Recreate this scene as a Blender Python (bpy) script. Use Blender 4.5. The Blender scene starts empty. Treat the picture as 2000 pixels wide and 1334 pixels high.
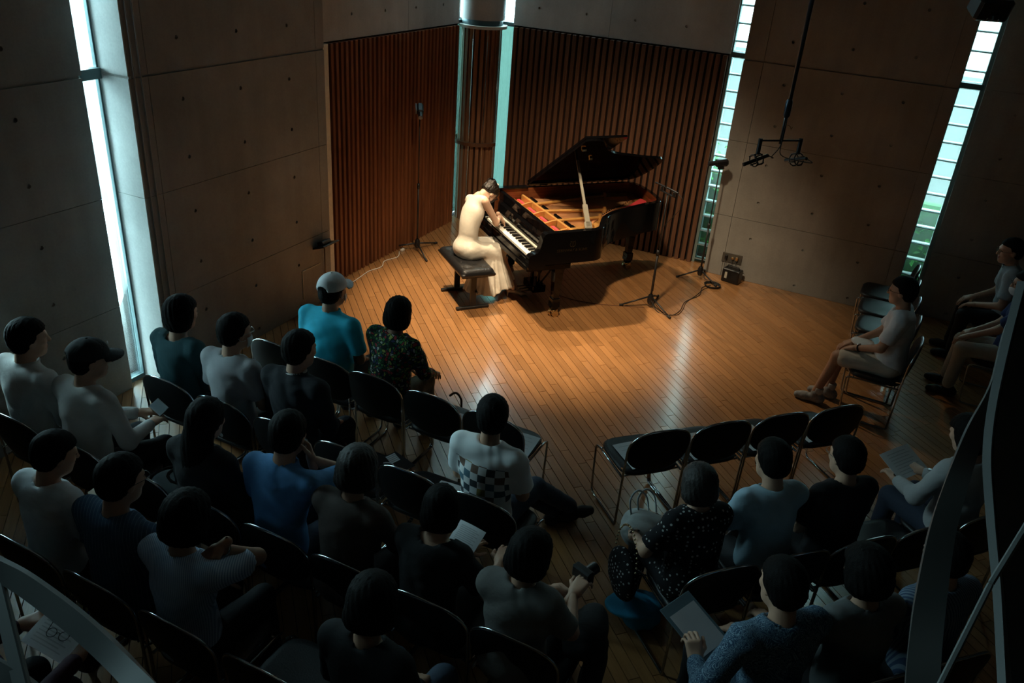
import bpy, bmesh, math, random
import numpy as np
from mathutils import Vector, Matrix

random.seed(7)
SC = bpy.context.scene
COL = SC.collection

# ------------------------------------------------------------------ camera
cam_d = bpy.data.cameras.new('camera')
cam_d.lens = 36.0 * 1598.0 / 2000.0
cam_d.sensor_width = 36.0
cam_d.clip_start = 0.05
cam = bpy.data.objects.new('camera', cam_d)
COL.objects.link(cam)
CAM_H = 3.75
RC = ((0.89418776, 0.26061051, -0.3640198),
      (0.44198831, -0.38451294, 0.8104296),
      (0.07123615, -0.88556872, -0.45901356))      # columns: right, down, forward in world axes
cam.matrix_world = Matrix(((RC[0][0], -RC[0][1], -RC[0][2], 0.0),
                           (RC[1][0], -RC[1][1], -RC[1][2], 0.0),
                           (RC[2][0], -RC[2][1], -RC[2][2], CAM_H),
                           (0, 0, 0, 1)))
SC.camera = cam

# ------------------------------------------------------------------ daylight outside (overcast sky)
W = bpy.data.worlds.new('overcast_sky')
SC.world = W
W.use_nodes = True
bg = W.node_tree.nodes['Background']
bg.inputs[0].default_value = (0.68, 0.92, 1.0, 1)
bg.inputs[1].default_value = 27.0

# ------------------------------------------------------------------ stage lamps hung from the ceiling
def spot(name, loc, target, watts, deg, blend, col, size=0.06):
    d = bpy.data.lights.new(name, 'SPOT')
    d.energy = watts
    d.spot_size = math.radians(deg)
    d.spot_blend = blend
    d.color = col
    d.shadow_soft_size = size
    o = bpy.data.objects.new(name, d)
    COL.objects.link(o)
    o.location = loc
    v = Vector(target) - Vector(loc)
    o.rotation_euler = v.to_track_quat('-Z', 'Y').to_euler()
    return o
WARM = (1.0, 0.775, 0.50)
spot('stage_lamp', (-4.75, 6.75, 5.15), (-3.45, 7.25, 0.3), 1500, 44, 0.7, WARM, 0.10)
spot('stage_lamp', (-4.35, 8.95, 5.15), (-2.35, 7.9, 0.3), 520, 54, 0.9, WARM, 0.05)
spot('stage_lamp', (-2.25, 5.1, 5.15), (-2.9, 8.0, 0.5), 1000, 58, 1.0, WARM, 0.16)

# daylight enters through the narrow slots: sampling portals in the openings
def portal(loc, rot, sx, sy):
    d = bpy.data.lights.new('window_portal', 'AREA')
    d.shape = 'RECTANGLE'; d.size = sx; d.size_y = sy
    d.cycles.is_portal = True
    o = bpy.data.objects.new('window_portal', d)
    COL.objects.link(o); o.location = loc; o.rotation_euler = rot

SC.view_settings.view_transform = 'Standard'
SC.view_settings.look = 'None'
SC.view_settings.exposure = 0.0
SC.view_settings.gamma = 1.0
SC.view_settings.use_curve_mapping = False

# ================================================================== helpers
def V(*a): return Vector(a)

class MB:
    """collects simple shapes; build() links them as ONE mesh object"""
    def __init__(self):
        self.v = []; self.f = []; self.mi = []; self.cur = 0
    def add(self, vs, fs):
        b = len(self.v)
        self.v += [tuple(p) for p in vs]
        self.f += [tuple(b + i for i in f) for f in fs]
        self.mi += [self.cur] * len(fs)
        return self
    def mat(self, i): self.cur = i; return self
    def box(self, c, s, rot=None, bev=0.0):
        hx, hy, hz = s[0] / 2, s[1] / 2, s[2] / 2
        c = Vector(c)
        if bev <= 0:
            vs = [Vector((x, y, z)) for x in (-hx, hx) for y in (-hy, hy) for z in (-hz, hz)]
            fs = [(0, 1, 3, 2), (4, 6, 7, 5), (0, 4, 5, 1), (2, 3, 7, 6), (0, 2, 6, 4), (1, 5, 7, 3)]
        else:
            b = min(bev, hx * .95, hy * .95, hz * .95)
            vs = []; idx = {}
            for sx in (-1, 1):
                for sy in (-1, 1):
                    for sz in (-1, 1):
                        for a in range(3):
                            p = [sx * (hx - b), sy * (hy - b), sz * (hz - b)]
                            p[a] = (sx * hx, sy * hy, sz * hz)[a]
                            idx[(sx, sy, sz, a)] = len(vs); vs.append(Vector(p))
            fs = []
            S = (-1, 1)
            for a in range(3):
                o1, o2 = (a + 1) % 3, (a + 2) % 3
                for s0 in S:
                    q = []
                    for s1, s2 in ((-1, -1), (1, -1), (1, 1), (-1, 1)):
                        k = [0, 0, 0]; k[a] = s0; k[o1] = s1; k[o2] = s2
                        q.append(idx[(k[0], k[1], k[2], a)])
                    fs.append(tuple(q if s0 > 0 else q[::-1]))
                for s1 in S:
                    for s2 in S:
                        q = []
                        for s0, ax in ((-1, o1), (1, o1), (1, o2), (-1, o2)):
                            k = [0, 0, 0]; k[a] = s0; k[o1] = s1; k[o2] = s2
                            q.append(idx[(k[0], k[1], k[2], ax)])
                        fs.append(tuple(q if s1 * s2 < 0 else q[::-1]))
            for sx in S:
                for sy in S:
                    for sz in S:
                        q = [idx[(sx, sy, sz, a)] for a in range(3)]
                        fs.append(tuple(q if sx * sy * sz > 0 else q[::-1]))
        if rot is not None:
            vs = [rot @ p for p in vs]
        return self.add([p + c for p in vs], fs)
    def bar(self, p, q, w, h, up=(0, 0, 1), bev=0.0):
        p, q = Vector(p), Vector(q)
        d = q - p; L = d.length; z = d.normalized()
        x = Vector(up).cross(z)
        if x.length < 1e-5: x = Vector((1, 0, 0)).cross(z)
        x.normalize(); y = z.cross(x)
        R = Matrix((x, y, z)).transposed()
        return self.box((p + q) / 2, (w, h, L), R, bev)
    def tube(self, pts, r, n=8, closed=False, cap=True):
        pts = [Vector(p) for p in pts]
        m = len(pts)
        rs = r if isinstance(r, (list, tuple)) else [r] * m
        tang = []
        for i in range(m):
            a = pts[(i - 1) % m] if (closed or i > 0) else pts[i]
            b = pts[(i + 1) % m] if (closed or i < m - 1) else pts[i]
            t = b - a
            tang.append(t.normalized() if t.length > 1e-9 else Vector((0, 0, 1)))
        x = tang[0].orthogonal().normalized()
        vs = []; fs = []
        for i in range(m):
            x = x - tang[i] * x.dot(tang[i])
            if x.length < 1e-6: x = tang[i].orthogonal()
            x.normalize(); y = tang[i].cross(x)
            for k in range(n):
                a = 2 * math.pi * k / n
                vs.append(pts[i] + (x * math.cos(a) + y * math.sin(a)) * rs[i])
        for i in range(m if closed else m - 1):
            j = (i + 1) % m
            for k in range(n):
                l = (k + 1) % n
                fs.append((i * n + k, i * n + l, j * n + l, j * n + k))
        if cap and not closed:
            fs.append(tuple(range(n))[::-1]); fs.append(tuple((m - 1) * n + k for k in range(n)))
        return self.add(vs, fs)
    def lathe(self, prof, c=(0, 0, 0), axis=(0, 0, 1), n=20, cap=True):
        z = Vector(axis).normalized(); x = z.orthogonal().normalized(); y = z.cross(x); c = Vector(c)
        vs = []; fs = []
        for r, h in prof:
            for k in range(n):
                a = 2 * math.pi * k / n
                vs.append(c + z * h + (x * math.cos(a) + y * math.sin(a)) * max(r, 1e-5))
        for i in range(len(prof) - 1):
            for k in range(n):
                l = (k + 1) % n
                fs.append((i * n + k, i * n + l, (i + 1) * n + l, (i + 1) * n + k))
        if cap:
            fs.append(tuple(range(n))[::-1]); fs.append(tuple((len(prof) - 1) * n + k for k in range(n)))
        return self.add(vs, fs)
    def cyl(self, p, q, r, n=12):
        p, q = Vector(p), Vector(q)
        return self.lathe([(r, 0), (r, (q - p).length)], p, q - p, n)
    def ball(self, c, r, n=12, m=8):
        rx, ry, rz = r if isinstance(r, (list, tuple)) else (r, r, r)
        vs = []; fs = []
        for i in range(m + 1):
            t = math.pi * i / m
            for k in range(n):
                a = 2 * math.pi * k / n
                vs.append((c[0] + rx * math.sin(t) * math.cos(a), c[1] + ry * math.sin(t) * math.sin(a), c[2] - rz * math.cos(t)))
        for i in range(m):
            for k in range(n):
                l = (k + 1) % n
                fs.append((i * n + k, i * n + l, (i + 1) * n + l, (i + 1) * n + k))
        return self.add(vs, fs)
    def prism(self, poly, z0, z1):
        n = len(poly)
        vs = [(p[0], p[1], z0) for p in poly] + [(p[0], p[1], z1) for p in poly]
        fs = [tuple(range(n))[::-1], tuple(range(n, 2 * n))]
        for i in range(n):
            j = (i + 1) % n
            fs.append((i, j, n + j, n + i))
        return self.add(vs, fs)
    def grid(self, rows):
        n = len(rows[0]); vs = [p for r in rows for p in r]; fs = []
        for i in range(len(rows) - 1):
            for k in range(n - 1):
                fs.append((i * n + k, i * n + k + 1, (i + 1) * n + k + 1, (i + 1) * n + k))
        return self.add(vs, fs)
    def mesh(self, name, mats, smooth=False):
        me = bpy.data.meshes.new(name)
        me.from_pydata(self.v, [], self.f)
        if not isinstance(mats, (list, tuple)): mats = [mats]
        for m in mats: me.materials.append(m)
        if len(mats) > 1: me.polygons.foreach_set('material_index', self.mi)
        if smooth:
            me.polygons.foreach_set('use_smooth', [True] * len(me.polygons))
            if smooth is not True: sharp(me, smooth)
        me.update()
        return me
    def build(self, name, mats, parent=None, smooth=False):
        return link(name, self.mesh(name, mats, smooth), parent)

def sharp(me, deg):
    try: me.set_sharp_from_angle(angle=math.radians(deg))
    except Exception: pass

def link(name, me, parent=None):
    o = bpy.data.objects.new(name, me)
    COL.objects.link(o)
    if parent is not None: o.parent = parent
    return o

def tag(o, label=None, cat=None, group=None, kind=None):
    if label: o['label'] = label
    if cat: o['category'] = cat
    if group: o['group'] = group
    if kind: o['kind'] = kind
    return o

def thing(name, label, cat, loc=(0, 0, 0), rz=0.0, group=None):
    o = bpy.data.objects.new(name, None)
    o.empty_display_size = 0.1
    COL.objects.link(o)
    o.location = loc; o.rotation_euler = (0, 0, rz)
    return tag(o, label, cat, group)

def struct(name, mb, m, parent=None, smooth=False):
    o = mb.build(name, m, parent, smooth)
    if parent is None: o['kind'] = 'structure'
    return o

def copy_tree(o, parent=None):
    c = o.copy(); COL.objects.link(c); c.parent = parent
    for ch in list(o.children): copy_tree(ch, c)
    return c

# ------------------------------------------------------------------ materials
MATS = {}
def nodes(name):
    m = bpy.data.materials.new(name); m.use_nodes = True
    nt = m.node_tree; b = nt.nodes['Principled BSDF']
    return m, nt, b

def setp(b, **k):
    for n, v in k.items():
        key = {'col': 'Base Color', 'rough': 'Roughness', 'metal': 'Metallic', 'spec': 'Specular IOR Level', 'coat': 'Coat Weight',
               'coatr': 'Coat Roughness', 'trans': 'Transmission Weight', 'ior': 'IOR', 'alpha': 'Alpha', 'sheen': 'Sheen Weight',
               'emit': 'Emission Color', 'es': 'Emission Strength', 'sss': 'Subsurface Weight'}[n]
        if isinstance(v, (tuple, list)) and len(v) == 3: v = (*v, 1)
        b.inputs[key].default_value = v

def N(nt, typ, **k):
    n = nt.nodes.new(typ)
    for a, v in k.items():
        if a.startswith('i_'): n.inputs[a[2:].replace('_', ' ')].default_value = v
        else: setattr(n, a, v)
    return n

def plain(name, col, rough=0.5, metal=0.0, var=0.0, scale=8.0, bump=0.0, bscale=60.0, **k):
    if name in MATS: return MATS[name]
    m, nt, b = nodes(name)
    setp(b, col=col, rough=rough, metal=metal, **k)
    tc = N(nt, 'ShaderNodeTexCoord')
    if var > 0:
        nz = N(nt, 'ShaderNodeTexNoise'); nz.inputs['Scale'].default_value = scale; nz.inputs['Detail'].default_value = 4
        nt.links.new(tc.outputs['Object'], nz.inputs['Vector'])
        cr = N(nt, 'ShaderNodeValToRGB')
        cr.color_ramp.elements[0].position = .3; cr.color_ramp.elements[1].position = .7
        cr.color_ramp.elements[0].color = (*[c * (1 - var) for c in col[:3]], 1)
        cr.color_ramp.elements[1].color = (*[min(1, c * (1 + var)) for c in col[:3]], 1)
        nt.links.new(nz.outputs['Fac'], cr.inputs[0]); nt.links.new(cr.outputs[0], b.inputs['Base Color'])
    if bump > 0:
        n2 = N(nt, 'ShaderNodeTexNoise'); n2.inputs['Scale'].default_value = bscale; n2.inputs['Detail'].default_value = 3
        nt.links.new(tc.outputs['Object'], n2.inputs['Vector'])
        bp = N(nt, 'ShaderNodeBump'); bp.inputs['Strength'].default_value = bump; bp.inputs['Distance'].default_value = .01
        nt.links.new(n2.outputs['Fac'], bp.inputs['Height']); nt.links.new(bp.outputs[0], b.inputs['Normal'])
    MATS[name] = m
    return m

def concrete(name, base, seed):
    m, nt, b = nodes(name)
    setp(b, rough=.62, spec=.35)
    tc = N(nt, 'ShaderNodeTexCoord')
    mp = N(nt, 'ShaderNodeMapping'); mp.inputs['Location'].default_value = (seed * 3.1, seed, seed * 1.7)
    nt.links.new(tc.outputs['Object'], mp.inputs[0])
    n1 = N(nt, 'ShaderNodeTexNoise'); n1.inputs['Scale'].default_value = 1.3; n1.inputs['Detail'].default_value = 8; n1.inputs['Roughness'].default_value = .62
    n2 = N(nt, 'ShaderNodeTexNoise'); n2.inputs['Scale'].default_value = 55; n2.inputs['Detail'].default_value = 4
    mp2 = N(nt, 'ShaderNodeMapping'); mp2.inputs['Scale'].default_value = (9, 9, .6)     # faint runs down the face
    nt.links.new(tc.outputs['Object'], mp2.inputs[0])
    n3 = N(nt, 'ShaderNodeTexNoise'); n3.inputs['Scale'].default_value = 1.0; n3.inputs['Detail'].default_value = 5
    nt.links.new(mp.outputs[0], n1.inputs['Vector']); nt.links.new(mp.outputs[0], n2.inputs['Vector']); nt.links.new(mp2.outputs[0], n3.inputs['Vector'])
    a = N(nt, 'ShaderNodeMath', operation='MULTIPLY_ADD'); nt.links.new(n2.outputs['Fac'], a.inputs[0]); a.inputs[1].default_value = .22; nt.links.new(n1.outputs['Fac'], a.inputs[2])
    a2 = N(nt, 'ShaderNodeMath', operation='MULTIPLY_ADD'); nt.links.new(n3.outputs['Fac'], a2.inputs[0]); a2.inputs[1].default_value = .3; nt.links.new(a.outputs[0], a2.inputs[2])
    cr = N(nt, 'ShaderNodeValToRGB')
    e = cr.color_ramp.elements
    e[0].position = .45; e[0].color = (*[c * .66 for c in base], 1)
    e[1].position = 1.0; e[1].color = (*[c * 1.22 for c in base], 1)
    nt.links.new(a2.outputs[0], cr.inputs[0]); nt.links.new(cr.outputs[0], b.inputs['Base Color'])
    bp = N(nt, 'ShaderNodeBump'); bp.inputs['Strength'].default_value = .18; bp.inputs['Distance'].default_value = .006
    nt.links.new(a.outputs[0], bp.inputs['Height']); nt.links.new(bp.outputs[0], b.inputs['Normal'])
    return m

def wood(name, dark, light, axis_scale, rough=.4, tint=False, gscale=1.0, spec=.5, coat=0.0, coatr=.1, rot=0.0):
    m, nt, b = nodes(name)
    setp(b, rough=rough, spec=spec, coat=coat, coatr=coatr)
    tc = N(nt, 'ShaderNodeTexCoord')
    mr = N(nt, 'ShaderNodeMapping'); mr.inputs['Rotation'].default_value = (0, 0, rot)
    nt.links.new(tc.outputs['Object'], mr.inputs[0])
    mp = N(nt, 'ShaderNodeMapping'); mp.inputs['Scale'].default_value = axis_scale
    nt.links.new(mr.outputs[0], mp.inputs[0])
    vec = mp.outputs[0]
    if tint:
        at = N(nt, 'ShaderNodeAttribute', attribute_name='tint')
        ad = N(nt, 'ShaderNodeVectorMath', operation='MULTIPLY_ADD')
        nt.links.new(at.outputs['Fac'], ad.inputs[0]); ad.inputs[1].default_value = (37., 17., 53.); nt.links.new(mp.outputs[0], ad.inputs[2])
        vec = ad.outputs[0]
    nz = N(nt, 'ShaderNodeTexNoise'); nz.inputs['Scale'].default_value = gscale; nz.inputs['Detail'].default_value = 6; nz.inputs['Distortion'].default_value = .6
    nt.links.new(vec, nz.inputs['Vector'])
    cr = N(nt, 'ShaderNodeValToRGB'); e = cr.color_ramp.elements
    e[0].position = .3; e[0].color = (*dark, 1); e[1].position = .72; e[1].color = (*light, 1)
    nt.links.new(nz.outputs['Fac'], cr.inputs[0])
    out = cr.outputs[0]
    if tint:
        mul = N(nt, 'ShaderNodeMapRange'); mul.inputs['To Min'].default_value = .84; mul.inputs['To Max'].default_value = 1.10
        nt.links.new(at.outputs['Fac'], mul.inputs['Value'])
        hs = N(nt, 'ShaderNodeHueSaturation'); nt.links.new(out, hs.inputs['Color']); nt.links.new(mul.outputs[0], hs.inputs['Value'])
        out = hs.outputs[0]
    nt.links.new(out, b.inputs['Base Color'])
    bp = N(nt, 'ShaderNodeBump'); bp.inputs['Strength'].default_value = .12; bp.inputs['Distance'].default_value = .002
    nt.links.new(nz.outputs['Fac'], bp.inputs['Height']); nt.links.new(bp.outputs[0], b.inputs['Normal'])
    return m

# ================================================================== the setting
CEIL = 5.5
M_conc = concrete('concrete_warm', (.32, .312, .29), 1)
M_conc2 = concrete('concrete_cool', (.52, .52, .50), 5)
M_conc_lit = concrete('concrete_reveal_lit', (.74, .74, .72), 9)  # lighter copy of the concrete, daylight on the reveal put into its colour
M_dark = plain('dark_void', (.012, .011, .010), .9)
M_steel = plain('dark_teal_steel', (.10, .15, .16), .45, .6)
M_floor = wood('floor_oak', (.33, .152, .055), (.44, .215, .082), (2.2, 30, 30), rough=.30, tint=True, gscale=1.6, spec=.5, coat=1.0, coatr=.16, rot=math.radians(45))
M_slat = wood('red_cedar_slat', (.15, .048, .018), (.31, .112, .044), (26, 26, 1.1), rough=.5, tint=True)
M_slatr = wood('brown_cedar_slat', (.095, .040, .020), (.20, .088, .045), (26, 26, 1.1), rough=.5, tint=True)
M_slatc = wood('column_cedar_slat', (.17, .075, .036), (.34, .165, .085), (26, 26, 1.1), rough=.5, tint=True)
M_back = plain('slat_backing', (.012, .007, .005), .8)
M_trim = plain('pale_trim', (.80, .75, .63), .6, var=.08, scale=20)

portal((-5.40, 4.14, 2.75), (0, -math.pi / 2, 0), 5.5, .24)
portal((-1.92, 10.06, 2.75), (-math.pi / 2, 0, 0), .22, 5.5)
portal((.48, 10.06, 2.75), (-math.pi / 2, 0, 0), .24, 5.5)
portal((-5.12, 10.06, 2.75), (-math.pi / 2, 0, 0), .66, 5.5)
portal((-5.46, 9.73, 2.75), (0, -math.pi / 2, 0), 5.5, .62)

# ---- floor: diagonal strip boards, the largest in view as boards of their own
fl = struct('floor', MB().box((-.4, 3.74, -.032), (10.1, 12.7, .04)), M_back)
def set_tint(me, vals):
    a = me.attributes.new('tint', 'FLOAT', 'FACE')
    a.data.foreach_set('value', vals)
def project(p):
    d = (p[0], p[1], p[2] - CAM_H)
    c = [d[0] * RC[0][i] + d[1] * RC[1][i] + d[2] * RC[2][i] for i in range(3)]
    if c[2] < .05: return None
    return (1000 + 1598 * c[0] / c[2], 667 + 1598 * c[1] / c[2])
def clip(poly, ax, lim, keep_less):
    out = []
    for i in range(len(poly)):
        a, b = poly[i], poly[(i + 1) % len(poly)]
        ia = (a[ax] <= lim) == keep_less; ib = (b[ax] <= lim) == keep_less
        if ia: out.append(a)
        if ia != ib:
            t = (lim - a[ax]) / (b[ax] - a[ax])
            out.append((a[0] + (b[0] - a[0]) * t, a[1] + (b[1] - a[1]) * t))
    return out
def inside(pt, poly):
    c = False
    for i in range(len(poly)):
        (x1, y1), (x2, y2) = poly[i], poly[i - 1]
        if (y1 > pt[1]) != (y2 > pt[1]) and pt[0] < (x2 - x1) * (pt[1] - y1) / (y2 - y1) + x1: c = not c
    return c
OPEN = [[(655, 555), (884, 430), (1190, 476), (1440, 548), (1650, 600), (1590, 775), (1180, 865), (1055, 860), (770, 700)],
        [(262, 742), (300, 735), (345, 900), (290, 860)], [(1060, 860), (1160, 870), (1210, 1040), (1120, 1140), (1040, 1050)]]
S2 = math.sqrt(.5)
BW = .075
rng = random.Random(3)
boards = []
p_lo, p_hi = -6.2, 10.6
k = 0
while p_lo + k * BW < p_hi:
    pc = p_lo + k * BW; k += 1
    q = -11.5 + rng.random() * .9
    while q < 6.0:
        L = rng.uniform(.5, 1.15)
        rect = []
        g = .0020
        for (pp, qq) in ((pc + g, q + g), (pc + g, q + L - g), (pc + BW - g, q + L - g), (pc + BW - g, q + g)):
            rect.append((S2 * (pp + qq), S2 * (pp - qq)))
        q += L
        poly = rect
        for ax, lim, less in ((0, -5.36, False), (0, 4.58, True), (1, -2.58, False), (1, 10.02, True)):
            poly = clip(poly, ax, lim, less)
            if not poly: break
        if len(poly) < 3: continue
        area = 0; pp = [project((x, y, 0)) for x, y in poly]
        c = project((sum(p[0] for p in poly) / len(poly), sum(p[1] for p in poly) / len(poly), 0))
        if c and all(pp) and -60 < c[0] < 2060 and -60 < c[1] < 1400 and any(inside(c, o) for o in OPEN):
            area = abs(sum(pp[i][0] * pp[i - 1][1] - pp[i - 1][0] * pp[i][1] for i in range(len(pp)))) / 2
        boards.append((area, poly, rng.random()))
boards.sort(key=lambda b: -b[0])
def board_geo(mb, poly):
    n = len(poly)
    cx = sum(p[0] for p in poly) / n; cy = sum(p[1] for p in poly) / n
    def ins(p):
        # pull in along both board axes for the eased top edge
        dp = (p[0] - cx + p[1] - cy) * S2; dq = (p[0] - cx - p[1] + cy) * S2
        dp -= math.copysign(min(abs(dp), .0004), dp); dq -= math.copysign(min(abs(dq), .0004), dq)
        return (cx + S2 * (dp + dq), cy + S2 * (dp - dq))
    vs = [(p[0], p[1], -.012) for p in poly] + [(p[0], p[1], -.0012) for p in poly] + [(*ins(p), 0.0) for p in poly]
    fs = []
    for i in range(n):
        j = (i + 1) % n
        fs.append((i, j, n + j, n + i)[::-1]); fs.append((n + i, n + j, 2 * n + j, 2 * n + i)[::-1])
    fs.append(tuple(range(2 * n, 3 * n))[::-1])
    mb.add(vs, fs)
    return len(fs)
for a, poly, t in boards[:300]:
    mb = MB(); n = board_geo(mb, poly)
    me = mb.mesh('floor_board', M_floor); set_tint(me, [t] * n)
    link('floor_board', me, fl)
mb = MB(); tv = []
for a, poly, t in boards[300:]:
    tv += [t] * board_geo(mb, poly)
me = mb.mesh('floor_boards', M_floor); set_tint(me, tv)
tag(link('floor_boards', me, fl), kind='stuff')

# ---- board-marked concrete: panels with recessed joints and tie holes
def panel(parent, O, ux, n, u0, u1, z0, z1, holes, mat, th=.03, gap=.0022, name='concrete_panel'):
    O, ux, n = Vector(O), Vector(ux), Vector(n); uz = Vector((0, 0, 1))
    u0 += gap; u1 -= gap; z0 += gap; z1 -= gap
    hs = [(u, z) for u, z in holes if u0 + .03 < u < u1 - .03 and z0 + .03 < z < z1 - .03]
    cu = sorted(set(h[0] for h in hs)); cz = sorted(set(h[1] for h in hs))
    gu = [u0] + [(a + b) / 2 for a, b in zip(cu, cu[1:])] + [u1]
    gz = [z0] + [(a + b) / 2 for a, b in zip(cz, cz[1:])] + [z1]
    vs = []; fs = []; key = {}
    P = lambda u, z, d=0.0: O + ux * u + uz * z + n * d
    def vid(u, z, d=0.0):
        k = (round(u, 5), round(z, 5), round(d, 5))
        if k not in key: key[k] = len(vs); vs.append(P(u, z, d))
        return key[k]
    flip = ux.cross(uz).dot(n) < 0
    def face(f): fs.append(tuple(f[::-1]) if flip else tuple(f))
    for i in range(len(gu) - 1):
        for j in range(len(gz) - 1):
            a, b, c, d = gu[i], gu[i + 1], gz[j], gz[j + 1]
            h = [q for q in hs if a < q[0] < b and c < q[1] < d]
            cs = [vid(a, c), vid(b, c), vid(b, d), vid(a, d)]
            if not h: face(cs); continue
            hu, hz = h[0]; r = .0165
            ring = [[vid(hu + r * s * math.cos(math.radians(225 + 45 * t)), hz + r * s * math.sin(math.radians(225 + 45 * t)), dd) for t in range(8)] for s, dd in ((1, 0), (.82, -.02))]
            for t in range(4):
                face([cs[t], cs[(t + 1) % 4], ring[0][(2 * t + 2) % 8], ring[0][2 * t + 1], ring[0][2 * t]])
            for t in range(8):
                face([ring[0][t], ring[0][(t + 1) % 8], ring[1][(t + 1) % 8], ring[1][t]])
            face(ring[1])
    e = .004
    f4 = [(u0, z0), (u1, z0), (u1, z1), (u0, z1)]
    fr = [len(vs) + i for i in range(4)]; vs += [P(u, z) for u, z in f4]
    bk = [len(vs) + i for i in range(4)]; vs += [P(u + (e if u == u0 else -e) * -.0, z, -th) for u, z in f4]
    for i in range(4):
        face([fr[(i + 1) % 4], fr[i], bk[i], bk[(i + 1) % 4]])
    me = bpy.data.meshes.new(name); me.from_pydata([tuple(v) for v in vs], [], fs); me.materials.append(mat); me.update()
    return link(name, me, parent)

HZ = [.535 - .45, .535, .985, 1.43, 1.88, 2.33, 2.78, 3.23, 3.68, 4.13]
ZR = [0.0, .76, 1.65, 2.534]
ZU = [2.550, 3.44, 4.34, CEIL]
def face(parent, O, ux, n, us, zs, holes_u, mat):
    holes = [(u, z) for u in holes_u for z in HZ]
    for a, b in zip(us, us[1:]):
        for c, d in zip(zs, zs[1:]):
            panel(parent, O, ux, n, a, b, c, d, holes, mat)

# left wall: the segment beside the window slot, nearer the stage
wl = struct('wall_left', MB().box((-5.292, 5.355, CEIL / 2), (.414, 2.19, CEIL)), M_conc)
face(wl, (-5.055, 0, 0), (0, 1, 0), (1, 0, 0), [4.245, 4.41, 6.33, 6.455], ZR, [4.714, 5.338, 5.951], M_conc)
face(wl, (-5.055, 0, 0), (0, 1, 0), (1, 0, 0), [4.245, 4.41, 6.33, 6.455], ZU, [4.714, 5.338, 5.951], M_conc)
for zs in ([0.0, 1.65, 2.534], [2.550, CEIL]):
    face(wl, (0, 4.235, 0), (1, 0, 0), (0, -1, 0), [-5.42, -5.055], zs, [], M_conc_lit)
struct('wall_left_panelled', MB().box((-5.405, 7.94, CEIL / 2), (.185, 2.97, CEIL)), M_back)
wlu = bpy.data.objects['wall_left_panelled']
face(wlu, (-5.283, 0, 0), (0, 1, 0), (1, 0, 0), [6.45, 8.25, 9.40], [2.545, 3.44, 4.34, CEIL], [6.60, 7.205, 7.80, 8.41, 9.01], M_conc2)
struct('trim_1', MB().box((-5.29, 6.755, 1.265), (.04, .085, 2.53), None, .003), M_trim)
# left wall: the segment near the audience
w0 = struct('wall_left_rear', MB().box((-5.43, 3.48, CEIL / 2), (.24, 1.09, CEIL)), M_conc)
face(w0, (-5.28, 0, 0), (0, 1, 0), (1, 0, 0), [2.94, 4.04], ZR, [3.49], M_conc)
face(w0, (-5.28, 0, 0), (0, 1, 0), (1, 0, 0), [2.94, 4.04], ZU, [3.49], M_conc)
MB().box((-5.40, 2.44, .45), (.26, .99, .9)).build('sill_wall', M_conc, w0); MB().box((-5.40, 2.44, 5.2), (.26, .99, .6)).build('lintel_wall', M_conc, w0)
MB().box((-5.40, 2.29, 2.9), (.26, .69, 4.0)).build('jamb_wall', M_conc, w0)
wb = struct('wall_left_back', MB().box((-5.40, -.36, 1.95), (.30, 4.62, 3.9)), M_conc)
MB().box((-5.40, -1.48, 4.7), (.30, 2.38, 1.6)).build('upper_wall', M_conc, wb); MB().box((-5.40, 1.25, 4.7), (.30, 1.40, 1.6)).build('upper_wall', M_conc, wb); MB().box((-5.40, .13, 5.42), (.30, .84, .16)).build('lintel_wall', M_conc, wb)
portal((-5.42, .13, 4.62), (0, -math.pi / 2, 0), 1.44, .84)
portal((-5.42, 2.785, 2.9), (0, -math.pi / 2, 0), 4.0, .31)
for par, c, d in ((wl, (-5.075, 5.35, 2.542), (.02, 2.2, .02)), (wl, (-5.237, 4.253, 2.542), (.36, .02, .02)), (w0, (-5.30, 3.48, 2.542), (.02, 1.08, .02))):
    MB().box(c, d).build('joint', M_conc2 if d[1] < .1 else M_conc, par)
# right wall, slatted part, then the concrete between the two glass strips
wr = struct('wall_right_panelled', MB().box((-3.405, 10.05, CEIL / 2), (2.77, .185, CEIL)), M_back)
face(wr, (0, 9.928, 0), (1, 0, 0), (0, -1, 0), [-4.79, -3.51, -2.02], [2.545, 3.44, 4.34, CEIL], [-4.45, -3.82, -3.20, -2.58], M_conc2)
w2 = struct('wall_right', MB().box((-.73, 9.93, CEIL / 2), (2.17, .42, CEIL)), M_conc)
face(w2, (0, 9.69, 0), (1, 0, 0), (0, -1, 0), [-1.82, -1.60, .23, .36], ZR, [-1.335, -.72, -.107], M_conc)
face(w2, (0, 9.69, 0), (1, 0, 0), (0, -1, 0), [-1.82, -1.60, .23, .36], ZU, [-1.335, -.72, -.107], M_conc)
w3 = struct('wall_right_far', MB().box((2.65, 10.06, CEIL / 2), (4.08, .24, CEIL)), M_conc)
face(w3, (0, 9.915, 0), (1, 0, 0), (0, -1, 0), [.61, 1.6, 3.4, 4.58], ZR, [.95, 1.9, 2.5, 3.1], M_conc)
face(w3, (0, 9.915, 0), (1, 0, 0), (0, -1, 0), [.61, 1.6, 3.4, 4.58], ZU, [.95, 1.9, 2.5, 3.1], M_conc)
for par, c, d in ((w2, (-.73, 9.71, 2.542), (2.16, .02, .02)), (w3, (2.6, 9.935, 2.542), (3.96, .02, .02))):
    MB().box(c, d).build('joint', M_conc, par)
struct('wall_side', MB().box((4.72, 3.7, CEIL / 2), (.26, 13.0, CEIL)), M_dark)
struct('wall_rear', MB().box((-.45, -2.72, CEIL / 2), (10.3, .26, CEIL)), M_dark)
cl = struct('ceiling', MB().box((-.45, 3.075, CEIL + .12), (10.8, 12.15, .24)), M_conc)
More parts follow.
